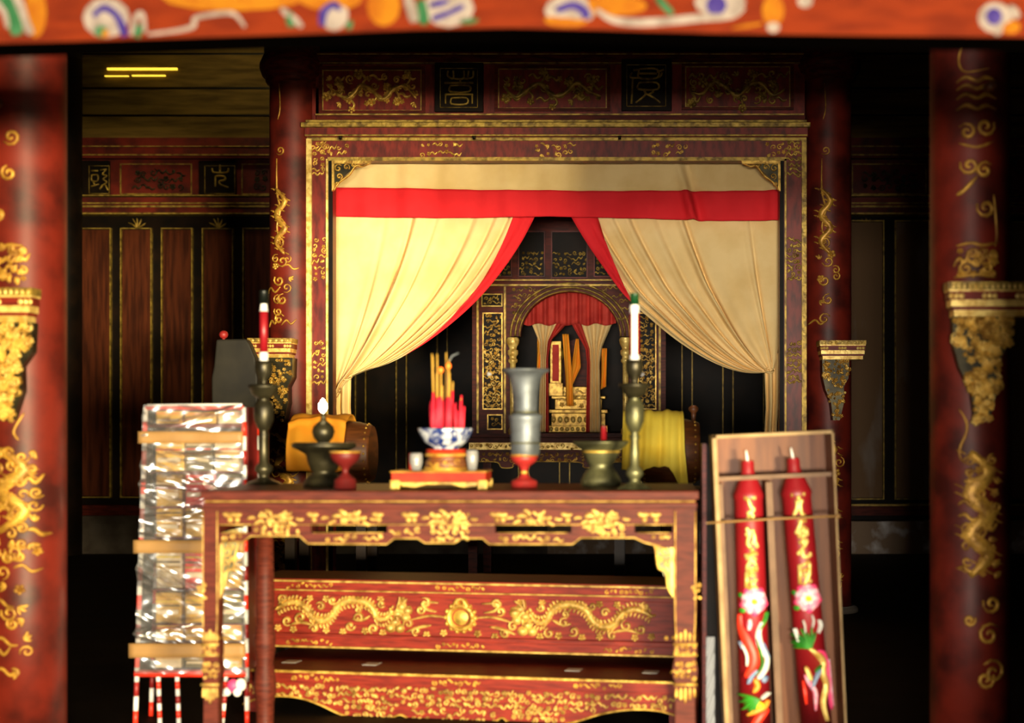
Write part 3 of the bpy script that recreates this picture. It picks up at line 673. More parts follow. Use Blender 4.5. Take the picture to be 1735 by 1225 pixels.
m = MB().use(LACQD); m.pprism([(950,655),(950,600),(962,575),(984,570),(1002,578),(1012,600),(1012,655)], d, d+.24, d+.3); obj('backrest', m, None, t)
t = thing('gilded_tablet', 'upright gilded tablet inside the shrine left of the orange sash', 'tablet', P(941,655,13.42))
m = MB().use(GOLD); m.pbox(932,951,578,650,13.38,13.38,13.42); m.use(ROSEC).pbox(936,947,584,646,13.38,13.37,13.385); m.use(GOLD).pbox(929,954,649,671,13.38,13.36,13.44)
obj('board', m, None, t, .004)
def sash(label, A, B, d):
    m = MB().use(ORANGE); m.grid(lambda u,v: (lambda a,b: P(a[0]+(b[0]-a[0])*u, a[1]+(b[1]-a[1])*u, d)+Vector((0,.015*math.sin(u*9+v*3),0)))(poly_at(A,v),poly_at(B,v)), 10, 24)
    tag(obj('orange_sash', m, None, solid=.004), label, 'sash', 'orange sashes hung in the shrine')
sash('long orange sash hanging down the middle of the shrine', [(953,566),(958,640),(960,688)], [(963,566),(970,640),(972,688)], 13.32)
sash('crossed orange sash looped right of the long central sash', [(976,574),(970,610),(966,655)], [(980,574),(984,622),(969,655)], 13.365)
sash('orange sash hanging behind the left shrine curtain', [(911,566),(909,628)], [(918,566),(917,628)], 13.26)
sash('dull orange sash hanging behind the right shrine curtain', [(1020,590),(1018,660)], [(1028,590),(1027,655)], 13.26)
# altar the shrine stands on
t = thing('shrine_table', 'gilded carved table carrying the shrine, seen between the bowl and grey vase', 'table', Vector((X(960,DS),12.9,0)))
d = 12.75; m = MB().use(LACQD); m.pbox(790,1140,742,750,d,d,14.2); m.use(GOLDB); m.pbox(794,1136,750,762,d,d+.02,d+.1); m.use(LACQD).pbox(794,1136,762,766,d,d+.03,14.1); obj('tabletop', m, None, t)
m = MB().use(GOLD); carve(m, plane(d+.02), 796, 1134, 751, 761, 8, d/F, 4, 2, 2); obj('gilt_trim', m, None, t)
m = MB().use(LACQD); m.pprism([(796,766),(1134,766),(1134,800),(1120,782),(1040,782),(1030,792),(990,792),(980,782),(880,782),(868,792),(850,792),(842,782),(812,782),(796,800)], d, d+.05, d+.1)
m.use(GOLD); carve(m, plane(d+.05), 812, 1124, 767, 782, 10, d/F, 8, 2.2, 3); stroke(m, plane(d+.05), [(812,782),(842,783),(850,792),(868,792),(880,783),(980,783),(990,792),(1030,792),(1040,783),(1120,783)], 2.4, 3, d/F, 1); obj('apron', m, None, t)
for x in (800, 1130):
    for dd in (d+.05, 14.0):
        m = MB().use(LACQD); m.box(X(x,d)-.04, X(x,d)+.04, dd, dd+.08, 0, Z(766,d)); obj('leg', m, None, t)

# ================================================================== DRUMS AT EACH SIDE OF THE SHRINE
def drum(cx, d, label, cloth_label, cm, right, zt):
    tb = thing('drum_stand', 'low dark stand under the %s covered drum behind the table' % ('yellow' if right else 'orange'), 'stand', Vector((X(cx,d), d, 0)))
    w = .27
    m = MB().use(DARK); m.box(X(cx,d)-w, X(cx,d)+w, d-.2, d+.25, zt-.05, zt); obj('stand_top', m, None, tb)
    for a in (-1,1):
        for b in (-.17,.2):
            m = MB().use(DARK); m.box(X(cx,d)+a*(w-.05)-.03, X(cx,d)+a*(w-.05)+.03, d+b-.03, d+b+.03, 0, zt-.05); obj('leg', m, None, tb)
    t = thing('barrel_drum', label, 'drum', Vector((X(cx,d), d, zt)), 'barrel drums behind the altar table')
    cxm = X(cx,d); rr = .205; zc = zt+rr+.012
    m = MB().use(BROWN); L = .36
    n = 32; prof = [(-L*.5,.84),(-L*.46,.88),(-L*.25,.97),(0,1),(L*.25,.97),(L*.46,.88),(L*.5,.84)]; off = .08 if not right else .08
    b = len(m.v)
    for a, q in prof:
        for k in range(n): th = 2*PI*k/n; m.v.append(Vector((cxm+off+a, d+rr*q*math.cos(th), zc+rr*q*math.sin(th))))
    for i in range(len(prof)-1):
        for k in range(n): m.face((b+i*n+k, b+(i+1)*n+k, b+(i+1)*n+(k+1)%n, b+i*n+(k+1)%n), True)
    m.face([b+k for k in range(n)]); m.face([b+6*n+k for k in reversed(range(n))])
    obj('barrel', m, None, t)
    for a in (-L*.42, L*.42):
        m = MB().use(GOLDP)
        for k in range(24): th = 2*PI*k/24; m.ball((cxm+off+a, d+rr*.9*math.cos(th), zc+rr*.9*math.sin(th)), .008,.008,.008, 6, 4)
        obj('stud_ring', m, None, t)
    if right:
        m = MB().use(BROWN); m.lathe([(.012,zc+rr*.9),(.016,zc+rr+.03),(.03,zc+rr+.045),(.03,zc+rr+.06),(.012,zc+rr+.075)], (cxm+.225,d), 14); obj('handle_knob', m, None, t)
    return cxm, zc, rr
dl = 9.0
cxm, zc, rr = drum(563, dl, 'brown barrel drum under the orange cloth behind the burning oil lamp', '', ORANGE, False, Z(826,dl))
m = MB().use(ORANGE)
def oc(u, v):
    a = PI*(.0+1.2*v)-.10; k = rr+.04
    x = cxm-.235+.36*u; nar = 1-.12*math.sin(PI*v)*0
    y = dl-k*math.cos(a-.35); z = zc+k*math.sin(a-.35)
    fold = .012*math.sin(v*22+3*u)*math.sin(PI*u) - .028*math.exp(-((v-.34-.05*math.sin(u*PI))/.025)**2) + .01*math.sin(u*17+v*5)
    return Vector((x, y+fold*math.cos(a-.35)*1.0, z-fold*.4))
m.grid(oc, 40, 60)
tag(obj('drum_cloth', m, None, solid=.008), 'bright orange cloth folded over the drum behind the burning oil lamp', 'cloth')
dr = 8.6
cxm2, zc2, rr2 = drum(1112, dr, 'brown barrel drum under the yellow cloth behind the right candlestick', '', YELLOW, True, Z(826,dr))
m = MB().use(YELLOW)
def yc(u, v):
    k = rr2+.04; x = cxm2-.2+.36*u
    if v < .45:
        a = -.5+ (v/.45)*(PI/2+.5); y = dr+k*math.cos(a); z = zc2+k*math.sin(a)   # over the back to the top
        y = dr+k*math.cos(a)
    elif v < .75:
        a = PI/2+(v-.45)/.3*(PI/2-.1); y = dr+k*math.cos(a); z = zc2+k*math.sin(a)
    else:
        q = (v-.75)/.25; y = dr-k-.004-.03*q; z = zc2+.02-q*(.12+.15*max(0,(u-.72)/.28)+.02*math.sin(u*8))
    f = .010*math.sin(u*19)+.006*math.sin(u*41+v*6)
    x += (.03*(v-.6)*(u-.3) if v > .6 else 0) + (.06*max(0,(v-.75)/.25)*max(0,u-.6))
    return Vector((x, y-f*(1 if v>.45 else 0), z+f*.5))
m.grid(yc, 50, 70)
tag(obj('drum_cloth', m, None, solid=.008), 'bright yellow cloth draped over the drum behind the right candlestick', 'cloth')

# ================================================================== ALTAR TABLE
DT, DTB = 5.95, 6.66; sc = DT/F
ZT = Z(832, DT)
tab = thing('altar_table', 'long red and gold altar table with scalloped apron carrying bowls, candlesticks and vase', 'table', Vector((X(762,DT), 6.35, 0)))
m = MB(); x0, x1 = 340, 1184
m.use(LACQD).box(X(x0,DT), X(x1,DT), DT, DTB+.08, Z(836,DT), ZT)
m.use(TABLE).box(X(x0,DT), X(x1,DT), DT-.004, DT+.03, Z(846,DT), ZT-.002); m.box(X(x0+5,DT), X(x1-5,DT), DT+.01, DTB+.06, Z(852,DT), Z(836,DT)); m.box(X(x0+3,DT), X(x1-3,DT), DT+.002, DTB+.07, Z(862,DT), Z(852,DT))
m.use(GOLDT).box(X(x0+6,DT), X(x1-6,DT), DT-.001, DT+.01, Z(851,DT), Z(848.5,DT))
obj('tabletop', m, None, tab, .004)
m = MB().use(TABLE); y0, y1 = DT+.015, DT+.05
m.pbox(345,1180,862,889,DT,y0,y1)
for a, b in ((345,368),(425,525),(655,838),(968,1075),(1140,1180)): m.pbox(a,b,889,903,DT,y0,y1)
low = [(345,903),(1180,903),(1180,930),(1120,928),(1104,922),(1092,919),(1075,911),(984,911),(970,922),(829,922),(818,912),(782,912),(770,920),(720,920),(708,912),(668,912),(655,922),(522,921),(508,908),(425,908),(412,918),(374,918),(366,930),(345,930)]
m.pprism(low, DT, y0, y1)
ap = obj('apron', m, None, tab)
m = MB().use(GOLDT); mp = plane(y0)
stroke(m, mp, [(374,918),(412,918),(425,908),(508,908),(522,921),(655,922),(668,912),(708,912),(720,920),(770,920),(782,912),(818,912),(829,922),(970,922),(984,911),(1075,911),(1092,919),(1120,926)], 3.2, 3, sc, 1, sm=False)
for a, b in ((370,425),(525,655),(838,968),(1075,1140)):
    for p, q in (((a,889),(b,889)),((a+6,903),(b-6,903))): stroke(m, mp, [p,q], 2.4, 2, sc, 1, sm=False)
stroke(m, mp, [(366,889),(1142,889)], 2.0, 2, sc, 1, sm=False)
for c in (467, 592, 762, 905, 1020):
    w = 34 if c == 762 else 26
    for k in (-1,1):
        spiral(m, mp, c+k*10, 882, 7, 4.6, 3.4, sc, 1.2, 0, k); leaf(m, mp, c+k*12, 876, 18, 0 if k > 0 else PI, 8, 3.4, sc); leaf(m, mp, c+k*6, 873, 15, -.6 if k > 0 else PI+.6, 7, 3.4, sc)
        leaf(m, mp, c+k*22, 882, 16, .5 if k > 0 else PI-.5, 7, 3.4, sc); leaf(m, mp, c+k*34, 878, 14, .1 if k > 0 else PI-.1, 6, 3.4, sc)
    if c in (467,762,1020): carve(m, mp, c-w, c+w, 868, 918 if c == 762 else 907, 10, sc, c, 4.6, 3.4)
    else: carve(m, mp, c-16, c+16, 868, 887, 10, sc, c, 4.4, 3.4)
for c in (388,400,530,640,690,700,840,850,960,1090,1110): leaf(m, mp, c-10, 870, 20, .05, 9, 3.4, sc); blob(m, mp, c+2, 881, 5, 5, 3.4, sc)
for xa, xb, ya, yb_, sd in ((530,650,906,919,2),(843,965,906,919,3),(430,505,891,906,4),(660,712,892,908,5),(812,836,892,908,6),(988,1070,891,908,9),(376,412,906,916,7),(1098,1136,906,918,8)): carve(m, mp, xa, xb, ya, yb_, 11, sc, sd, 4.2, 3, .7)
obj('gilt_scroll', m, None, ap)
zf = 0.0
for xa, xb, sgn in ((342,370,1),(1142,1180,-1)):
    m = MB().use(TABLE); xc = (xa+xb)/2; hw = (xb-xa)/2
    prof = [(862,1),(1040,1),(1075,.86),(1086,.9),(1090,1.02),(1112,1.02),(1116,.9),(1122,.98),(1135,1.12),(1150,1.05),(1156,.85),(1160,1),(1168,.98),(1190,.86),(1230,.9),(1270,1.0),(1290,1.25),(1307,1.15)]
    vs = []
    for (py, s) in prof:
        a = hw*s*sc; z = Z(py,DT); c = X(xc,DT)
        vs += [(c-a,DT+.01,z),(c+a,DT+.01,z),(c+a,DT+.01+2*hw*sc,z),(c-a,DT+.01+2*hw*sc,z)]
    fs = []
    for i in range(len(prof)-1):
        for k in range(4): fs.append((4*i+k, 4*i+4+k, 4*i+4+(k+1)%4, 4*i+(k+1)%4))
    fs += [(0,1,2,3), tuple(4*(len(prof)-1)+k for k in (3,2,1,0))]
    m.add(vs, fs); lo = Z(1307,DT)
    m.box(X(xc,DT)-hw*1.1*sc, X(xc,DT)+hw*1.1*sc, DT, DT+.11, 0, lo)
    lg = obj('leg', m, None, tab, .003)
    m = MB().use(GOLDT if sgn > 0 else GOLD); mp = plane(DT+.01)  # left leg takes the dimmed gold for its shade
    for xx in (xa+2, xb-2): stroke(m, mp, [(xx,866),(xx,1040),(xc+(xx-xc)*.86,1078)], 2.2, 2, sc, 1)
    for y in (1092,1110,1160): stroke(m, mp, [(xa-1,y),(xb+1,y)], 5, 3.5, sc, 1, sm=False)
    carve(m, mp, xa+1, xb-1, 1094, 1110, 9, sc, 4, 2.6, 3); carve(m, mp, xa, xb, 1120, 1152, 10, sc, 6, 3, 4)
    for k in range(5):
        x = xa+hw*2*(k+.5)/5; stroke(m, mp, [(x,1088),(x,1074),(x,1066+6*abs(k-2))], 5, 3, sc, .2); stroke(m, mp, [(x,1164),(x,1180),(x,1192-6*abs(k-2))], 6, 3, sc, .2)
    ox = xa if sgn > 0 else xb
    for (yy) in (1005,): carve(m, mp, ox-8, ox+8, yy-16, yy+14, 9, sc, 7, 3, 3)
    carve(m, mp, (xb-3 if sgn > 0 else xa-16), (xb+16 if sgn > 0 else xa+3), 1068, 1084, 9, sc, 2, 3, 3, .5)
    obj('gilt_lotus', m, None, lg)
    # openwork spandrel in the corner
    m = MB().use(GOLDT if sgn > 0 else GOLD); ix = xb if sgn > 0 else xa; mp = plane(DT+.03)
    m.pprism([(ix,918),(ix+sgn*6,918),(ix+sgn*5,1004),(ix,1016)], DT, DT+.02, DT+.04)
    stroke(m, mp, [(ix+sgn*34,920),(ix+sgn*30,936),(ix+sgn*26,962),(ix+sgn*14,968),(ix+sgn*10,995),(ix+sgn*2,1010)], 5, 3, sc, .7)
    for (a,b,q) in ((14,934,10),(22,926,8),(12,954,8),(8,975,6),(24,948,6)): spiral(m, mp, ix+sgn*a, b, q, 4, 3.5, sc, 1.3, a, sgn)
    m.use(BRONZG).pprism([(ix,916),(ix+sgn*34,916),(ix+sgn*24,960),(ix+sgn*3,1004),(ix,1004)], DT, DT+.034, DT+.044)
    obj('corner_bracket', m, None, tab)
for xw in (449, 1168):
    m = MB().use(TABLE); c = X(xw,DTB); prof = [(.9,1.0),(.7,.036),(.62,.037),(.52,.034),(.46,.043),(.40,.041),(.34,.033),(.28,.041),(.22,.046),(.15,.036),(.05,.034),(0,.042)]
    m.lathe([(r*1.18, z) for z, r in reversed(prof[1:])]+[(.036, Z(862,DT))], (c, DTB), 12); obj('leg', m, None, tab)
m = MB().use(LACQD)
for xw in (357,1161): m.box(X(xw,DT)-.02, X(xw,DT)+.02, DT+.09, DTB+.02, Z(905,DT), Z(862,DT))
m.box(X(357,DT), X(1161,DT), DTB-.015, DTB+.015, Z(905,DT), Z(862,DT)); obj('side_rails', m, None, tab)

# ---------------------------------------------------------------- things on the altar table
def zb(d): return CY+(EYE-ZT)*F/d                     # photo row of the table top at distance d
def on(name, label, cat, px, d, group=None): return thing(name, label, cat, Vector((X(px,d), d, ZT)), group)
def cstick(px, d, label, mt, mt2, top, pan, dark):
    t = on('candlestick', label, 'candlestick', px, d, 'tall bronze candlesticks on the altar table'); b = zb(d)
    m = MB().use(mt2)
    m.plathe(px, [(14,pan-40),(15,pan-30),(14,pan-20),(8,pan-10),(6,pan-4),(6,pan)], d); obj('candle_cup', m, None, t)
    m = MB().use(mt2); m.plathe(px, [(5,pan-2),(25,pan),(26,pan+4),(22,pan+8),(20,pan+16),(12,pan+22),(6,pan+26)], d); obj('drip_pan', m, None, t)
    m = MB().use(mt); q = b-pan
    m.plathe(px, [(6,pan+22),(14,pan+.18*q),(17,pan+.24*q),(16,pan+.36*q),(10,pan+.44*q),(6,pan+.47*q),(9,pan+.50*q),(7,pan+.54*q),(8,pan+.66*q),(8,pan+.78*q),(14,pan+.82*q),(15,pan+.86*q),(9,pan+.9*q),(8,pan+.93*q),(18,pan+.96*q),(28,pan+.985*q),(30,b)], d, 32); obj('stem', m, None, t)
    return t
cstick(447, 6.62, 'dark bronze candlestick at the left end of the table holding a red candle', BRONZE, BRONZE, 600, 652, True)
cstick(1075, 6.12, 'tall bronze candlestick right of the footed dish holding a white and red candle', BRONZG, BRONZE, 608, 650, False)
t = thing('taper_candle', 'red candle with white tips and black top in the left candlestick', 'candle', P(447,608,6.62), 'tapers in the candlesticks')
m = MB().use(WAXR); m.plathe(447, [(7,528),(7,598)], 6.62, 16); m.use(WHITE).plathe(447, [(5,514),(6,518),(7.4,528)], 6.62, 16); m.plathe(447,[(7.2,597),(7.4,606),(7,613)],6.62,16); obj('wax', m, None, t)
m = MB().use(WAXB); m.plathe(447, [(7,492),(7.5,496),(7.5,515)], 6.62, 16); obj('black_tip', m, None, t, label='black top of the candle')
t = thing('taper_candle', 'white candle with red sides and green top in the right candlestick', 'candle', P(1075,612,6.12), 'tapers in the candlesticks')
m = MB().use(WAXR); m.plathe(1075, [(8,530),(8.4,602)], 6.12, 24); m.use(WHITE)
m.plathe(1075, [(6,514),(8,520),(8.2,531)], 6.12, 16); m.plathe(1075,[(8.2,601),(8,614)],6.12,16)
stroke(m, cyl(1075,6.12,8.6*6.12/F), [(1075,524),(1075,565),(1075,606)], 9, .8, 6.12/F, 1)
obj('wax', m, None, t)
m = MB().use(WAXG); m.plathe(1075, [(7,497),(7.6,500),(7.6,517)], 6.12, 16); obj('green_tip', m, None, t, label='dark green top of the candle')
# oil lamp on a bronze footed dish
d = 6.4; b = zb(d)
t = on('footed_dish', 'dark bronze footed dish at left carrying the burning oil lamp', 'dish', 549, d, 'bronze footed dishes')
m = MB().use(BRONZE); m.plathe(549, [(50,750),(54,752),(53,758),(40,764),(30,770),(27,784),(22,796),(18,800),(26,806),(34,815),(36,b)], d, 36); obj('bowl', m, None, t)
m = MB().use(GOLDD); m.plathe(549, [(29,b-9),(31,b-5),(31,b-3)], d, 36); obj('foot_ring', m, None, t)
t = thing('oil_lamp', 'small black oil lamp with a burning white flame on the left bronze dish', 'lamp', P(548,750,d))
m = MB().use(BRONZE); m.plathe(548, [(4,700),(5,712),(10,716),(17,723),(19,732),(16,742),(10,749),(10,752)], d, 28); obj('reservoir', m, None, t)
m = MB().use(WHITE); m.plathe(547.5, [(2,692),(2.4,702)], d, 10); obj('wick', m, None, t)
m = MB().use(FLAME); m.plathe(547, [(.5,676),(3,680),(6,685),(6.5,690),(5,695),(2,698)], d, 14); obj('flame', m, None, t)
d = 6.12; b = zb(d)
t = on('stem_cup', 'small red stem cup in front of the left bronze dish', 'cup', 585, d, 'red turned stands')
m = MB().use(REDPD); m.plathe(585, [(24,767),(26,770),(22,780),(10,790),(6,794),(5,800),(7,803),(12,808),(18,813),(19,b)], d, 28); m.use(GOLDP).plathe(585,[(27,764),(27,767.5)],d,28); obj('turned_body', m, None, t)
# incense group
d = 6.2; b = zb(d); s2 = d/F
t = on('offering_stand', 'low red and gold plinth under the blue and white incense bowl', 'plinth', 748, d)
m = MB().use(ORP); m.pbox(670,827,799,b-9,d,d-.105,d+.125); m.use(GOLDP); m.pbox(668,829,797,799.5,d,d-.11,d+.13); m.use(GOLDD).pbox(668,829,814,817,d,d-.11,d+.13)
for x in (676, 822): m.box(X(x-8,d), X(x+8,d), d-.11, d-.08, ZT, Z(812,d)); m.box(X(x-8,d), X(x+8,d), d+.1, d+.13, ZT, Z(812,d))
m.use(GOLDD).pprism([(676,814),(822,814),(810,b-5),(790,b-3),(770,b-8),(730,b-8),(710,b-3),(690,b-5)], d, d-.11, d-.09)
obj('plinth_body', m, None, t, .003)
zp = Z(797,d)
t = thing('bowl_stand', 'small brown and gold turned stand between plinth and incense bowl', 'stand', Vector((X(756,d),d,zp)))
m = MB().use(ORP); m.plathe(756, [(33,761),(34,766),(30,770),(30,775)], d, 32); m.use(BROWN).plathe(756,[(30,774),(34,780),(36,788),(34,792)],d,32); m.use(GOLDP).plathe(756,[(35,768),(36,771),(35,773)],d,32); m.plathe(756,[(37,791),(38,797)],d,32)
m.use(GOLDP); carve(m, cyl(756,d,35*s2), 728, 784, 776, 792, 12, s2, 5, 3, 2); obj('turned_body', m, None, t)
t = thing('incense_bowl', 'blue and white porcelain bowl holding a bunch of red incense sticks', 'bowl', Vector((X(755,d),d,Z(760,d))))
m = MB().use(PORC); m.plathe(755, [(38,730),(43,727),(46,725),(47,727),(43,737),(36,748),(28,755),(22,758),(22,760.4)], d, 40); m.plathe(755,[(2,738),(39,736),(40,731)],d,32) ; obj('porcelain', m, None, t)
m = MB().use(STOND); m.plathe(755,[(38,731.5),(40,736)],d,32); obj('ash_fill', m, None, t)
rr_ = random.Random(9)
def stick(px, top, col_from, lean, dd, label, red_from=None):
    m = MB(); bot = 735; f = lambda y: px+lean*(bot-y)
    if top < col_from: m.use(INCY).tube([P(f(col_from),col_from,dd), P(f((col_from+top)/2),(col_from+top)/2,dd), P(f(top),top,dd)], .0032, 6)
    m.use(INCR).tube([P(f(bot),bot,dd), P(f(max(top,col_from)),max(top,col_from),dd)], .0046, 6)
    return obj('incense_stick', m)
gi = 'incense sticks in the porcelain bowl'
for k in range(44):
    px = 730+rr_.uniform(0,1)*55; tall = rr_.random() < .4 and 735 < px < 768
    top = rr_.choice((590,600,612,630,640,650))+rr_.uniform(-4,4) if tall else rr_.uniform(664,700)
    o = stick(px, top, rr_.uniform(662,680), rr_.uniform(-.02,.05)*(1 if px > 755 else -.6), d+rr_.uniform(-.04,.05), '')
    if tall: tag(o, 'tall incense stick with a yellow upper half standing in the porcelain bowl', 'incense stick', gi)
    else: tag(o, 'short burnt down red incense stick standing in the porcelain bowl', 'incense stick', gi)
for x, y, l in ((747,627,'orange glowing tip among the incense sticks, left of two'),(760,620,'orange glowing tip among the incense sticks, right of two')):
    m = MB().use(EMBER); m.ball(P(x,y,d-.05), .011,.011,.013); m.use(INCY).tube([P(x,y+5,d-.05), P(x+1,735,d-.02)], .0036, 6); m.use(INCR).tube([P(x,672,d-.04), P(x+1,735,d-.018)], .0052, 6)
    tag(obj('incense_stick', m), 'incense stick with an orange ember tip, %s one' % ('lower' if x == 747 else 'higher'), 'incense stick', gi)
m = MB().use(PEWTER); m.tube([P(758,735,d), P(759,640,d), P(761,612,d), P(766,603,d), P(777,598,d)], .0045, 6); tag(obj('incense_stick', m), 'burnt incense stick whose grey ash curls over to the right', 'incense stick', gi)
for x, top, l, w in ((705,767,'small white cup with orange left side on the left end of the plinth',11),(800,762,'plain milky white cup on the right end of the plinth',10)):
    t = thing('offering_cup', l, 'cup', Vector((X(x,d-.02),d-.02,zp)), 'white cups on the plinth')
    m = MB().use(GLASSW); m.plathe(x,[(w*.75,top+1.5),(w*.85,top),(w,top+3),(w*1.02,top+16),(w*.7,797)],d-.02,24); obj('cup_body', m, None, t)
    if x == 705: m = MB().use(ORP); m.plathe(698,[(5,768),(5,797)],d-.02,14); obj('orange_stripe', m, None, t, label='orange side of the cup')
# pewter vase on red stand
d = 6.22; b = zb(d)
t = on('pedestal', 'red turned pedestal with hourglass waist under the tall grey vase', 'pedestal', 888, d, 'red turned stands')
m = MB().use(REDP); m.plathe(888, [(22,772),(24,773),(20,782),(10,789),(6,796),(5,801),(8,806),(13,811),(20,814),(22,816),(22,b)], d, 32); m.use(GOLDP).plathe(888,[(23,769.5),(24,773)],d,32); m.plathe(888,[(6,798),(6.6,800),(6,803)],d,20); obj('turned_body', m, None, t)
t = thing('pewter_vase', 'tall grey pewter vase with flared rim standing on the red pedestal', 'vase', P(890,770,d))
m = MB().use(PEWTER); m.plathe(890, [(33,629),(40,625),(41,627),(40,629.5),(31,634),(27,641),(24,655),(21.5,672),(20.5,688),(20,697),(22,701),(28,703),(29,706),(27,712),(25.5,724),(24.5,745),(25,760),(24,768),(23,771)], d, 40); m.plathe(890,[(14,655),(26,640),(34,629.5)],d,32); obj('body', m, None, t)
m = MB().use(BRONZG); m.plathe(890,[(21,697),(22.5,700)],d,32); m.plathe(890,[(25.2,749),(25.2,752)],d,32); obj('ring_bands', m, None, t)
# bronze footed dish, right
d = 6.42; b = zb(d)
t = on('footed_dish', 'green bronze footed dish between the grey vase and right candlestick', 'dish', 1018, d, 'bronze footed dishes')
m = MB().use(BRONZG); m.plathe(1018, [(42,750),(47,747),(47,750),(40,757),(32,762),(31,768),(27,776),(22,784),(19,790),(24,797),(30,806),(34,814),(34,b)], d, 36); obj('bowl', m, None, t)
m = MB().use(GOLDD); m.plathe(1018, [(32.5,763),(33.5,765),(32.5,767)], d, 36); obj('ring_band', m, None, t)
t = thing('candle_stub', 'short dark red candle stub standing in the right bronze dish', 'candle', P(1023,747,d)); m = MB().use(WAXR); m.plathe(1023,[(4,722),(5,724),(5,750)],d,14); obj('wax', m, None, t)
m = MB().use(WAXB); m.plathe(1023,[(.8,717),(.8,723)],d,6); obj('wick', m, None, t)

# ================================================================== RED LACQUER CHEST AND LOW TABLE UNDER THE ALTAR TABLE
YAW = -.165
dc = 7.35; dl = 6.98; cpx = 812; sc = dl/F
ZL = Z(1143, dl)
low = thing('low_table', 'low red table with gilded scalloped apron, standing under the altar table', 'table', Vector((X(cpx,dl), dc+.3, 0)))
m = MB().use(LACQB); m.box(X(415,dl),X(1210,dl),dl-.02,dc+.62,ZL-.012,ZL); m.pbox(420,1205,1147,1166,dl,dl,dc+.6)
m.use(GOLD); m.box(X(414,dl),X(1211,dl),dl-.03,dl-.018,ZL-.012,ZL+.001)
obj('tabletop', m, None, low, .003)
for x in (470,620,985,1120): m = MB().use(PALE); m.box(X(x,dl),X(x+26,dl),dl+.18,dl+.26,ZL,ZL+.0015); obj('worn_patch', m, None, low)
m = MB().use(GOLDP)
for c in (560, 810, 1055): m = MB().use(GOLDP); carve(m, plane(dl), c-42, c+42, 1150, 1163, 9, sc, c, 3.4, 2); obj('gilt_scroll', m, None, low)
base = [(425,1165),(1200,1165),(1200,1206),(1160,1194),(1110,1193),(1060,1202),(1010,1218),(960,1226),(905,1222),(890,1214),(875,1222),(845,1231),(795,1233),(745,1228),(725,1221),(710,1215),(690,1222),(655,1227),(610,1220),(565,1202),(530,1192),(490,1190),(450,1196),(425,1206)]
m = MB().use(LACQB); m.pprism(base, dl, dl+.02, dl+.05); ap = obj('apron', m, None, low)
m = MB().use(GOLD); stroke(m, plane(dl+.02), base[2:], 4, 4, sc, 1)
m.use(GOLDT); carve(m, plane(dl+.02), 430, 560, 1168, 1190, 11, sc, 1, 3.6, 4.5); carve(m, plane(dl+.02), 555, 1050, 1168, 1200, 11, sc, 2, 3.6, 4.5); carve(m, plane(dl+.02), 1040, 1195, 1168, 1192, 11, sc, 3, 3.6, 4.5); carve(m, plane(dl+.02), 610, 700, 1200, 1222, 12, sc, 4, 3.6, 4.5); carve(m, plane(dl+.02), 730, 880, 1200, 1228, 12, sc, 5, 3.6, 4.5); carve(m, plane(dl+.02), 905, 1000, 1198, 1218, 12, sc, 6, 3.6, 4.5)
obj('gilt_carving', m, None, ap)
for x in (437, 1188):
    for yy in (dl+.03, dc+.6):
        m = MB().use(LACQB); m.box(X(x,dl)-.04, X(x,dl)+.04, yy, yy+.07, 0, Z(1170,dl)); obj('leg', m, None, low)
low.rotation_euler = (0,0,YAW)
ch = thing('lacquer_chest', 'red lacquer chest with gilded dragons facing a flaming pearl, under the altar table', 'chest', Vector((X(cpx,dc), dc+.3, ZL+.002)))
sc = dc/F
m = MB().use(LACQB); bk = dc+.36
m.pbox(420,1205,985,991,dc,dc-.03,bk+.02); m.pbox(428,1197,991,1010,dc,dc,bk); m.pbox(424,1201,1006,1014,dc,dc-.012,bk+.01); m.pbox(428,1197,1012,1082,dc,dc+.015,bk); m.pbox(424,1201,1080,1088,dc,dc-.012,bk+.01); m.pbox(428,1197,1086,1104,dc,dc,bk)
m.use(GOLDT); m.pbox(420,1205,987,990.5,dc,dc-.036,dc); m.pbox(424,1201,1004,1006.5,dc,dc-.014,dc+.01); m.pbox(424,1201,1101,1104.5,dc,dc-.014,dc+.01)
obj('body', m, None, ch, .003)
m = MB().use(DARK)
for x in (445, 1180):
    for yy in (dc+.02, bk-.07): m.box(X(x,dc)-.03, X(x,dc)+.03, yy, yy+.06, ZL+.002, Z(1104,dc))
obj('feet', m, None, ch)
for c in (525, 795, 1085):
    for ya, yb_ in ((992,1003),(1089,1100)): m = MB().use(GOLDP); carve(m, plane(dc), c-42, c+42, ya, yb_, 8, sc, c+ya, 2.6, 2); obj('gilt_scroll', m, None, ch)
mp = plane(dc+.015); PX, PY = 795, 1047
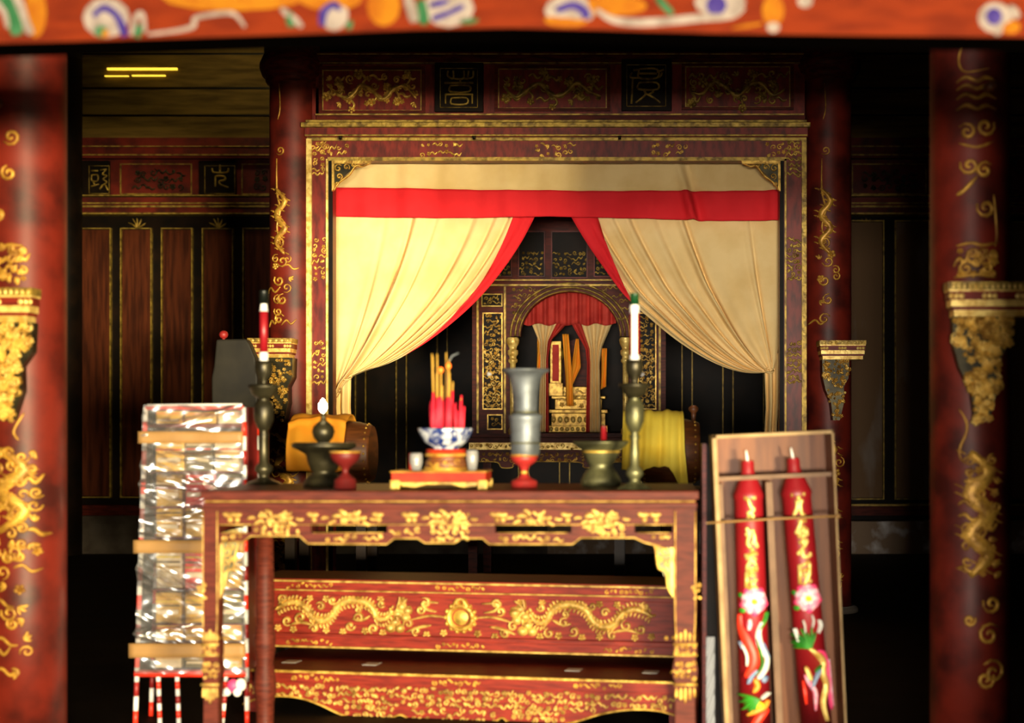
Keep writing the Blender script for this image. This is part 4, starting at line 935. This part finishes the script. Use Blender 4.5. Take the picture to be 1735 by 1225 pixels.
for sgn in (-1,1):
    m = MB().use(GOLDT); q = lambda x, y: (PX+sgn*x, PY+(y-1060)*1.02)
    body = [q(*p) for p in ((120,1050),(132,1064),(148,1064),(158,1046),(176,1036),(200,1036),(218,1044),(228,1060),(244,1070),(264,1066),(276,1050),(296,1040),(316,1044),(330,1052))]
    stroke(m, mp, body, 14, 6, sc, .5, wob=.12)
    fine = smooth(body, 3)
    for i, p in enumerate(fine[1:-1]):
        for e in (-1,1): leaf(m, mp, p[0], p[1]+e*6, 7.5, e*1.57+.5*sgn*e, 4, 5, sc)
    m.use(GOLD)
    for i, p in enumerate(fine): blob(m, mp, p[0]+(3 if i%2 else -3), p[1]+(2 if i%3 else -3), 3.0, 3.0, 8, sc, 6)
    m.use(GOLDT)
    for p in ((104,1044),(112,1056),(98,1062),(116,1070),(108,1080),(124,1080),(94,1050)): blob(m, mp, *q(*p), 10, 9, 8, sc, 8)
    for a in (1.7,2.2,2.7,3.3,3.9,4.5): x, y = q(112,1046); leaf(m, mp, x, y, 24, a if sgn > 0 else PI-a, 6, 6, sc)
    for (x,y,r) in ((92,1072,9),(70,1048,8),(62,1036,9),(180,1064,9),(196,1078,9),(154,1082,9),(250,1046,8),(286,1066,10),(262,1084,8),(310,1072,9),(318,1034,8),(228,1036,7),(78,1084,8),(182,1050,6),(140,1040,7)):
        xx, yy = q(x,y); spiral(m, mp, xx, yy, r, 5.6, 6, sc, 1.2, x, sgn)
    stroke(m, mp, [q(26,1060),q(50,1058),q(66,1060),q(90,1066)], 5, 5, sc); stroke(m, mp, [q(38,1036),q(66,1036),q(60,1047),q(42,1051)], 6.5, 6, sc); stroke(m, mp, [q(52,1074),q(74,1078),q(96,1086)], 6, 5, sc); stroke(m, mp, [q(160,1060),q(176,1068),q(192,1066)], 6, 5, sc); stroke(m, mp, [q(262,1078),q(286,1074),q(304,1078)], 6, 5, sc)
    for (x,y) in ((170,1086),(210,1088),(240,1086),(138,1088),(300,1086),(328,1084),(104,1032),(142,1031),(30,1086),(60,1090),(240,1033),(270,1033)): xx, yy = q(x,y); flower(m, mp, xx, yy, 7, 5, sc)
    obj('gilded_dragon', m, None, ch)
m = MB().use(GOLD); pts = arc(PX, PY, 21, 20, 0, 2*PI, 24); stroke(m, mp, pts, 11, 6, sc, 1, sm=False)
stroke(m, mp, [(PX-14,PY-16),(PX,PY-33),(PX+14,PY-16)], 10, 6, sc, .5)
m.use(GOLDD); blob(m, mp, PX, PY, 14, 14, 4, sc, 14); m.use(GOLD)
for k in range(14): a = 2*PI*k/14; blob(m, mp, PX+26*math.cos(a), PY+24*math.sin(a), 4.6, 4.6, 6, sc, 6)
obj('flaming_pearl', m, None, ch)
ch.rotation_euler = (0,0,YAW)

# ================================================================== PLASTIC WRAPPED RACK AT THE LEFT
dk = 6.86; sc = dk/F
rk = thing('wrapped_rack', 'tall red and white rack of gold packets wrapped in shiny plastic at the left', 'rack', Vector((X(330,dk), dk+.15, 0)))
def edge_x(y, side): f = (y-688)/(1235-688); return (247-18*f) if side < 0 else (413+6*f)
def striped(y0, y1, xa, xb, dd, rad=.011, n=14):
    m = MB()
    for k in range(n):
        a = k/n; b = (k+1)/n; m.use((WHITE, VERM, PALE, REDP)[k%4] if n > 3 else REDP)
        m.tube([P(xa+(xb-xa)*a, y0+(y1-y0)*a, dd), P(xa+(xb-xa)*b, y0+(y1-y0)*b, dd)], rad, 8)
    return m
zfl = CY+EYE*F/dk
for side in (-1,1):
    for dd in (dk, dk+.22):
        k = dd/dk
        xa, xb = edge_x(690,side), edge_x(1229,side)
        fx = lambda x: CX+(x-CX)*dk/dd
        fy = lambda y: CY+(y-CY)*dk/dd
        obj('post', striped(fy(690), fy(zfl-1), fx(xa), fx(xb), dd, .012, 22), None, rk)
for x in (268, 300, 384):
    obj('leg', striped(1142, zfl-1, x, x+ (3 if x < 384 else -8), dk+.02, .011, 7), None, rk)
m = MB().use(VERM); m.tube([P(247,691,dk),P(413,691,dk)], .012, 8); m.tube([P(229,1141,dk),P(418,1141,dk)], .018, 8); m.use(WHITE).tube([P(250,687,dk-.005),P(410,686,dk-.005)], .007, 8); m.use(REDP).tube([P(247,721,dk+.01),P(413,721,dk+.01)],.008,8)
obj('rail', m, None, rk)
m = MB().use(REDP); m.box(X(413,dk)-.005, X(416,dk)+.004, dk+.03, dk+.20, Z(830,dk)-.1, Z(690,dk)); m.box(X(413,dk)-.005, X(416,dk)+.004, dk+.03, dk+.20, Z(1140,dk), Z(832,dk)-.1); obj('side_panel', m, None, rk, label='red side panel')
m = MB().use(LACQD); m.box(X(244,dk), X(413,dk), dk+.20, dk+.21, Z(1141,dk), Z(690,dk)); obj('back_panel', m, None, rk)
r = random.Random(21)
y = 700; n = 0
gp = 'packets inside the plastic wrapped rack'
GP = [YELLOW, mat('gold_paper', (236,184,50), .4, .1), VERM, mat('cream_paper', (240,220,180), .5), mat('ochre_paper', (206,160,40), .4), mat('green_brown_paper', (110,96,50), .5)]
rows = [(696,722),(746,800),(802,860),(862,912),(936,1000),(1004,1060),(1062,1090),(1108,1136)]
for ri, (ya, yb_) in enumerate(rows):
    cols = [(256,300),(306,358),(362,404)] if ri != 1 else [(256,304),(308,352),(356,404)]
    for ci, (xa, xb) in enumerate(cols):
        m = MB(); mt = GP[(ri*2+ci*3+r.randint(0,1))%6] if ri else (GP[1], GP[1], GP[3])[ci]
        if ci == 1 and ri in (2,4): mt = VERM
        elif ri and mt is VERM: mt = GP[1]
        m.use(mt); z0 = Z(yb_,dk)+.002; z1 = Z(ya+r.uniform(0,3),dk)
        m.box(X(xa,dk), X(xb,dk), dk+.06+r.uniform(0,.02), dk+.19, z0, z1); m.use(GP[3]).box(X(xa+4,dk), X(xb-4,dk), dk+.05, dk+.06, z0+(z1-z0)*.3, z0+(z1-z0)*.45)
        for q in range(3): m.use(GP[(ri+q)%6]).box(X(xa,dk)+.002, X(xb,dk)-.002, dk+.054, dk+.062, z0+(z1-z0)*(.55+.14*q), z0+(z1-z0)*(.6+.14*q))
        rown = ('top','second','third','fourth','fifth','sixth','seventh','bottom')[ri]; coln = ('left','middle','right')[ci]
        cn = {YELLOW:'yellow', VERM:'red', GP[1]:'gold', GP[3]:'cream', GP[4]:'ochre', GP[5]:'brown'}[mt]
        tag(obj('paper_packet', m, None, None, .004), '%s packet behind plastic, %s row of the rack, %s of three' % (cn, rown, coln), 'packet', gp)
    m = MB().use(REDP); m.box(X(250,dk), X(410,dk), dk+.05, dk+.195, Z(yb_+2,dk), Z(yb_,dk)); obj('shelf', m, None, rk)
# wrap with diagonal pulls and crinkles
r = random.Random(5)
pulls = [(r.uniform(-.1,1), r.uniform(-.1,1.1), r.uniform(.25,.7), r.uniform(-.2,.75)*(1 if r.random() < .8 else -.6), r.uniform(.008,.026), r.uniform(.006,.024)) for _ in range(64)]
def wrapfn(u, v):
    y = 686+(1140-686)*v; x = edge_x(y,-1)-1+(edge_x(y,1)-edge_x(y,-1)+2)*u
    dep = -.016
    for (cu, cv, ln, sl, wd, am) in pulls:
        t = u-cu; q = v-cv-sl*t*.35
        dep -= am*math.exp(-(q/wd)**2)*math.exp(-(t/ln)**2)
    dep += .0012*math.sin(u*40+v*90)
    return P(x, y, dk)+Vector((0, dep, 0))
obj('plastic_wrap', MB().use(WRAP).grid(wrapfn, 90, 220), None, rk, label='shiny clear plastic sheet')
for (ya, yb_, ex) in ((731,751,6),(914,936,8),(1088,1112,10)):
    m = MB().use(TAPE); xa = edge_x(ya,-1)-ex; xb = edge_x(ya,1)+2
    m.grid(lambda u,v: P(xa+(xb-xa)*u, ya+(yb_-ya)*v, dk)+Vector((0,-.045+.002*math.sin(u*14),0)), 20, 3); obj('packing_tape', m, None, rk, solid=.003, label='beige packing tape')
m = MB().use(PALE)
for (x,y,q,mt) in ((395,1162,.03,PINKD),(408,1160,.028,WHITE),(402,1172,.022,WHITE),(385,1172,.02,PALE)): m.use(mt).ball(P(x,y,dk-.06), q, .02, q*1.1, 10, 6)
t = m; o = obj('paper_rosette', m, None, rk)

# a second, narrower wrapped stack just behind the candle box
d2 = 6.62; t = thing('wrapped_bundle', 'narrow red edged bundle wrapped in plastic beside the left edge of the candle box', 'bundle', Vector((X(1206,d2), d2+.1, 0)))
m = MB().use(LACQB); m.box(X(1190,d2), X(1197,d2), d2, d2+.2, 0, Z(752,d2)); obj('red_side', m, None, t)
m = MB().use(DARK); m.box(X(1197,d2), X(1222,d2), d2+.02, d2+.2, 0, Z(756,d2)); obj('body', m, None, t)
m = MB().use(PALE); m.grid(lambda u,v: P(1196+15*u, 1078+190*v, d2)+Vector((0,-.005-.012*abs(math.sin(v*17+u*4)),0)), 8, 60); obj('plastic_film', m, None, t, solid=.002)

# ================================================================== BOX WITH TWO BIG RED CANDLES
d3 = 6.2; sc = d3/F; TL = -.0447
zf3 = CY+EYE*F/d3
bx = thing('candle_box', 'open tan box leaning upright right of the table, holding two tall red candles', 'box', Vector((X(1332,d3), d3+.1, 0)))
xl, xr = 1230, 1436; yt_ = 738; yb3 = zf3
f0, f1 = d3-.02, d3+.24
m = MB().use(CARD); m.box(X(xl,d3), X(xr,d3), f1-.008, f1, 0, Z(yt_,d3)); obj('back_panel', m, None, bx)
m = MB().use(CARDL); m.box(X(xl,d3), X(xl,d3)+.008, f0, f1, 0, Z(yt_,d3)); obj('side_panel', m, None, bx); m = MB().use(CARD); m.box(X(xr,d3)-.008, X(xr,d3), f0, f1, 0, Z(yt_,d3)); obj('side_panel', m, None, bx)
m = MB().use(CARDL); m.box(X(xl,d3), X(xr,d3), f0, f1, Z(yt_,d3)-.008, Z(yt_,d3)); m.box(X(xl,d3), X(xr,d3), f0, f1, 0, .012); obj('end_panel', m, None, bx)
m = MB().use(CARDL); m.pbox(xl,xl+8,yt_,yb3,d3,f0-.004,f0+.012); m.pbox(xr-4,xr,yt_,yb3,d3,f0-.004,f0+.012); m.pbox(xl,xr,yt_,yt_+6,d3,f0-.004,f0+.012); obj('front_rim', m, None, bx, .002)
m = MB().use(CARDG); m.pbox(xl+8,xr-6,809,816,d3,f0+.02,f0+.05); obj('retaining_strip', m, None, bx)
m = MB().use(CARDG); m.box(X(1319,d3), X(1330,d3), d3+.03, f1-.01, .012, Z(822,d3)); m.box(X(xl+8,d3), X(1246,d3), d3+.06, f1-.01, .012, Z(822,d3)); obj('divider', m, None, bx)
m = MB().use(TAPE); m.tube([P(xl-14,886,d3-.03), P(1330,884,d3-.032), P(xr+2,884,d3-.03)], .005, 8); m.ball(P(xr+2,884,d3-.03), .011,.011,.011); m.tube([P(xl-14,886,d3-.03), P(xl-14,886,d3+.24)], .005, 8); obj('tie_cord', m, None, bx)
bx.rotation_euler = (0, TL, 0); bx.location.z = .014
def bigcandle(px, tilt, label, deco, zb_, d=d3+.10):
    t = thing('carved_candle', label, 'candle', Vector((X(px,d), d, .013)), 'tall red ceremonial candles in the box')
    k = d/d3; q = lambda y: CY+(y-CY)/k
    m = MB().use(WAXR); w = 26.5
    m.plathe(px, [(9,q(788)),(11,q(791)),(11,q(806)),(14,q(815)),(24,q(840)),(w,q(846)),(w,q(852)),(w-1.5,q(856)),(w-1,q(1000)),(w,q(1280)),(w,CY+(EYE-.013)*F/d)], d, 40); obj('wax_body', m, None, t)
    m = MB().use(WHITE); m.tube([P(px,q(790),d), P(px-1,q(780),d), P(px-2,q(770),d)], [.007,.006,.004], 8); obj('wick', m, None, t)
    deco(t, px, d, w); t.rotation_euler = (0, tilt, 0); t.location.z = zb_
CH1 = [ # running script, left candle: columns of strokes in a 30 x 180 field
 [[(6,3),(26,3)],[(12,4),(17,18),(22,24),(10,30)],[(20,24),(14,36)],[(10,32),(18,30),(22,42)],[(10,42),(14,36)]],
 [[(8,54),(12,62),(22,60)],[(6,68),(14,63),(9,80),(14,90)],[(20,62),(22,78),(16,82)],[(22,78),(27,90)],[(14,90),(20,98)]],
 [[(4,104),(26,100)],[(14,98),(14,118)],[(6,108),(24,110)],[(6,124),(16,112),(24,122)],[(5,126),(26,126)]],
 [[(5,134),(25,129)],[(6,134),(5,160)],[(6,138),(22,138)],[(10,146),(24,164)],[(23,144),(9,163)]]]
CH2 = [
 [[(4,2),(28,2)],[(16,3),(17,12)],[(10,14),(24,14)],[(14,12),(12,26),(5,38)],[(22,12),(18,22),(20,36),(26,40)]],
 [[(12,50),(26,48)],[(18,46),(12,60),(6,70)],[(12,60),(12,78)],[(20,56),(20,74)],[(12,66),(26,62)],[(14,76),(28,72)],[(26,62),(26,74)]],
 [[(10,86),(26,82)],[(18,76),(18,96)],[(26,84),(14,98),(6,106)],[(16,96),(16,110),(28,110),(28,104)]],
 [[(8,128),(26,120)],[(8,124),(6,158)],[(10,136),(24,132)],[(26,122),(24,142),(12,160)],[(12,144),(26,140)],[(16,146),(26,156)]]]
def script(t, px, d, w, chars):
    mp = cyl(px, d, (w+.2)*d/F)
    for cs in chars:
        m = MB().use(GOLDB); glyph(m, mp, cs, 6.6, 1.6, d/F, px-15, 846, .96); obj('character', m, None, t)
def bloom(t, px, y, d, w):
    mp = cyl(px, d, (w+.2)*d/F); m = MB().use(PINK)
    for k in range(9): a = 2*PI*k/9; blob(m, mp, px+13.5*math.cos(a), y+13.5*math.sin(a), 9.5, 9.5, 4+.6*(k%2), d/F, 10)
    m.use(PINKD)
    for k in range(5): a = 2*PI*k/5+.3; blob(m, mp, px+20*math.cos(a), y+20*math.sin(a), 6, 6, 3, d/F, 8)
    m.use(WHITE)
    for k in range(6): a = 2*PI*k/6; blob(m, mp, px-1+8*math.cos(a), y+8*math.sin(a), 5, 5, 6, d/F, 8)
    m.use(YEL); blob(m, mp, px+1, y+1, 6, 6, 9, d/F, 10)
    m.use(GREEN); blob(m, mp, px-22, y-10, 4, 5, 3, d/F, 8); blob(m, mp, px-20, y+16, 6, 5, 3, d/F, 8)
    obj('peony', m, None, t)
def deco_l(t, px, d, w):
    script(t, px, d, w, CH1); bloom(t, px+2, 1022, d, w)
    mp = cyl(px, d, (w+.2)*d/F); s = d/F; m = MB(); q = lambda L: [(px+a, b) for a, b in L]
    def st(mt, L, wd, h=4): m.use(mt); stroke(m, mp, q(L), wd, h, s, .5)
    st(VERM, [(-22,1044),(-22,1068),(-12,1090),(-2,1112),(-4,1130),(-16,1148)], 18); st(PALE, [(-18,1095),(-12,1112),(-12,1130)], 5, 6); st(BLUE, [(-22,1090),(-17,1102)], 6, 6)
    st(PALE, [(14,1058),(8,1078),(12,1100),(22,1118),(18,1138),(4,1152)], 12, 4); st(GREEN, [(22,1042),(18,1056),(8,1070)], 5, 6); st(GREEN, [(4,1085),(10,1110),(12,1130),(0,1146)], 4, 6); st(BLUE, [(14,1092),(18,1106),(22,1118)], 6, 6)
    st(PINK, [(-6,1052),(-8,1070)], 10, 3); st(BLUE, [(-12,1160),(-6,1148),(4,1138)], 8); st(BLUE, [(12,1158),(20,1150)], 14, 4); st(mm_or, [(-2,1152),(4,1164),(-4,1174)], 10, 6)
    m.use(GREEN)
    for k in range(8): a = PI*.62+k*.2; leaf(m, mp, px+6, 1186, 26+(k%2)*8, a, 4.2, 6, s)
    st(PALE, [(8,1186),(18,1180),(22,1178)], 6, 6); m.use(YEL); blob(m, mp, px+6, 1197, 8, 7, 8, s); st(mm_or, [(-14,1212),(0,1206),(14,1200),(20,1190)], 9, 6); st(VERM, [(-10,1240),(4,1220),(20,1205)], 14, 4)
    obj('coiling_dragon', m, None, t)
def deco_r(t, px, d, w):
    script(t, px, d, w, CH2); bloom(t, px+2, 1022, d, w)
    mp = cyl(px, d, (w+.2)*d/F); s = d/F; m = MB(); q = lambda L: [(px+a, b) for a, b in L]
    def st(mt, L, wd, h=4): m.use(mt); stroke(m, mp, q(L), wd, h, s, .4)
    m.use(GREEN)
    for k in range(9): a = -PI*.98+k*.235; leaf(m, mp, px-2, 1106, 28+(k%2)*8, a, 4.2, 6, s)
    blob(m, mp, px-2, 1102, 6, 5, 6, s)
    for dx, y0 in ((-22,1072),(-9,1058),(5,1050),(16,1060)): st(PALE, [(dx,y0),(dx+2,y0+10),(dx*.8,y0+22)], 3, 7)
    st(GOLDB, [(-4,1106),(8,1116),(18,1130),(16,1150),(20,1172),(12,1200),(16,1230)], 12, 6)
    st(PINKD, [(6,1112),(20,1116),(25,1140),(24,1180),(26,1215)], 7, 4); st(PINK, [(25.5,1130),(26,1170),(26.2,1210)], 4, 6)
    st(BLUE, [(12,1142),(4,1156),(-6,1174)], 8, 6); st(GREEN, [(14,1136),(2,1146)], 6, 7); st(GOLDB, [(-12,1136),(-8,1150),(-4,1160)], 8, 6); st(PINK, [(-14,1150),(-8,1166),(0,1180),(-2,1210)], 8, 5); st(VERM,[(-18,1160),(-16,1200)],8,3)
    obj('coiling_dragon', m, None, t)
mm_or = mat('orange_paint', (244,140,40), .5)
bigcandle(1281, -.03, 'left tall red candle in the tan box, gold characters and red and silver dragon tails', deco_l, .03)
bigcandle(1386, -.088, 'right tall red candle in the tan box, gold characters above a green maned dragon', deco_r, .046)

# ================================================================== GREY COVERED BOARD BEHIND THE RACK
d = 9.4
t = thing('covered_board', 'grey covered board with sloping right shoulder behind the wrapped rack', 'board', Vector((X(395,d), d, 0)))
m = MB().use(GREYB); m.pprism([(366,575),(416,574),(422,582),(432,606),(436,640),(436,1088),(360,1088),(358,640),(362,620)], d, d, d+.1); obj('cover', m, None, t, .012)
m = MB().use(REDP); m.ball(P(379,567,d+.05), .03,.03,.028, 12, 8); m.tube([P(379,567,d+.05), P(379,578,d+.05)], .01, 8); obj('knob', m, None, t)
t.location.z = 0
m = MB().use(GREYB); m.box(X(360,d), X(436,d), d-.1, d+.2, 0, Z(1085,d)); obj('foot', m, None, t)

# ================================================================== LIGHT: sky and added lamps in front of the hall
w = bpy.data.worlds.new('courtyard_sky'); SC.world = w; w.use_nodes = True
bg = w.node_tree.nodes['Background']; bg.inputs['Color'].default_value = (1.0, .94, .84, 1); bg.inputs['Strength'].default_value = .35
def area(name, loc, to, sx, sy, e, c):
    l = bpy.data.lights.new(name, 'AREA'); l.shape = 'RECTANGLE'; l.size = sx; l.size_y = sy; l.energy = e; l.color = c
    o = bpy.data.objects.new(name, l); COL.objects.link(o); o.location = loc
    o.rotation_euler = (Vector(to)-Vector(loc)).to_track_quat('-Z', 'Y').to_euler(); return o
area('front_fill_lamp', (-.4, -14, .6), (-.6, 9, 1.6), 4.0, 1.4, 2500, (1.0, .90, .74))  # unseen lamp added in place of bounce off the paving
area('side_key_lamp', (8.0, -14, .6), (-2.2, 9, 1.6), 4.0, 1.4, 8500, (1.0, .84, .50))  # unseen lamp added to brighten the left side of the hall
area('upper_board_fill', (-4.6, 14.6, 6.0), (-4.2, 16.2, 4.6), .8, .3, 5.5, (1.0, .84, .42))  # unseen lamp added to lift the dark upper boards

# ================================================================== CAMERA
cam = bpy.data.cameras.new('camera'); co = bpy.data.objects.new('camera', cam); COL.objects.link(co)
co.location = (0, 0, EYE); co.rotation_euler = (PI/2, 0, 0)
cam.sensor_fit = 'HORIZONTAL'; cam.sensor_width = 36; cam.lens = F/1735*36
cam.shift_x = (867.5-CX)/1735; cam.shift_y = (CY-612.5)/1735
cam.clip_start = .05; cam.clip_end = 200
cam.dof.use_dof = True; cam.dof.focus_distance = 11.0; cam.dof.aperture_fstop = cam.lens/1000/.036
SC.camera = co
vs = SC.view_settings; vs.view_transform = 'Standard'; vs.look = 'None'; vs.exposure = 0.75; vs.gamma = 1; vs.use_curve_mapping = False
SC.cycles.max_bounces = 6; SC.cycles.diffuse_bounces = 4; SC.cycles.glossy_bounces = 3; SC.cycles.transparent_max_bounces = 12
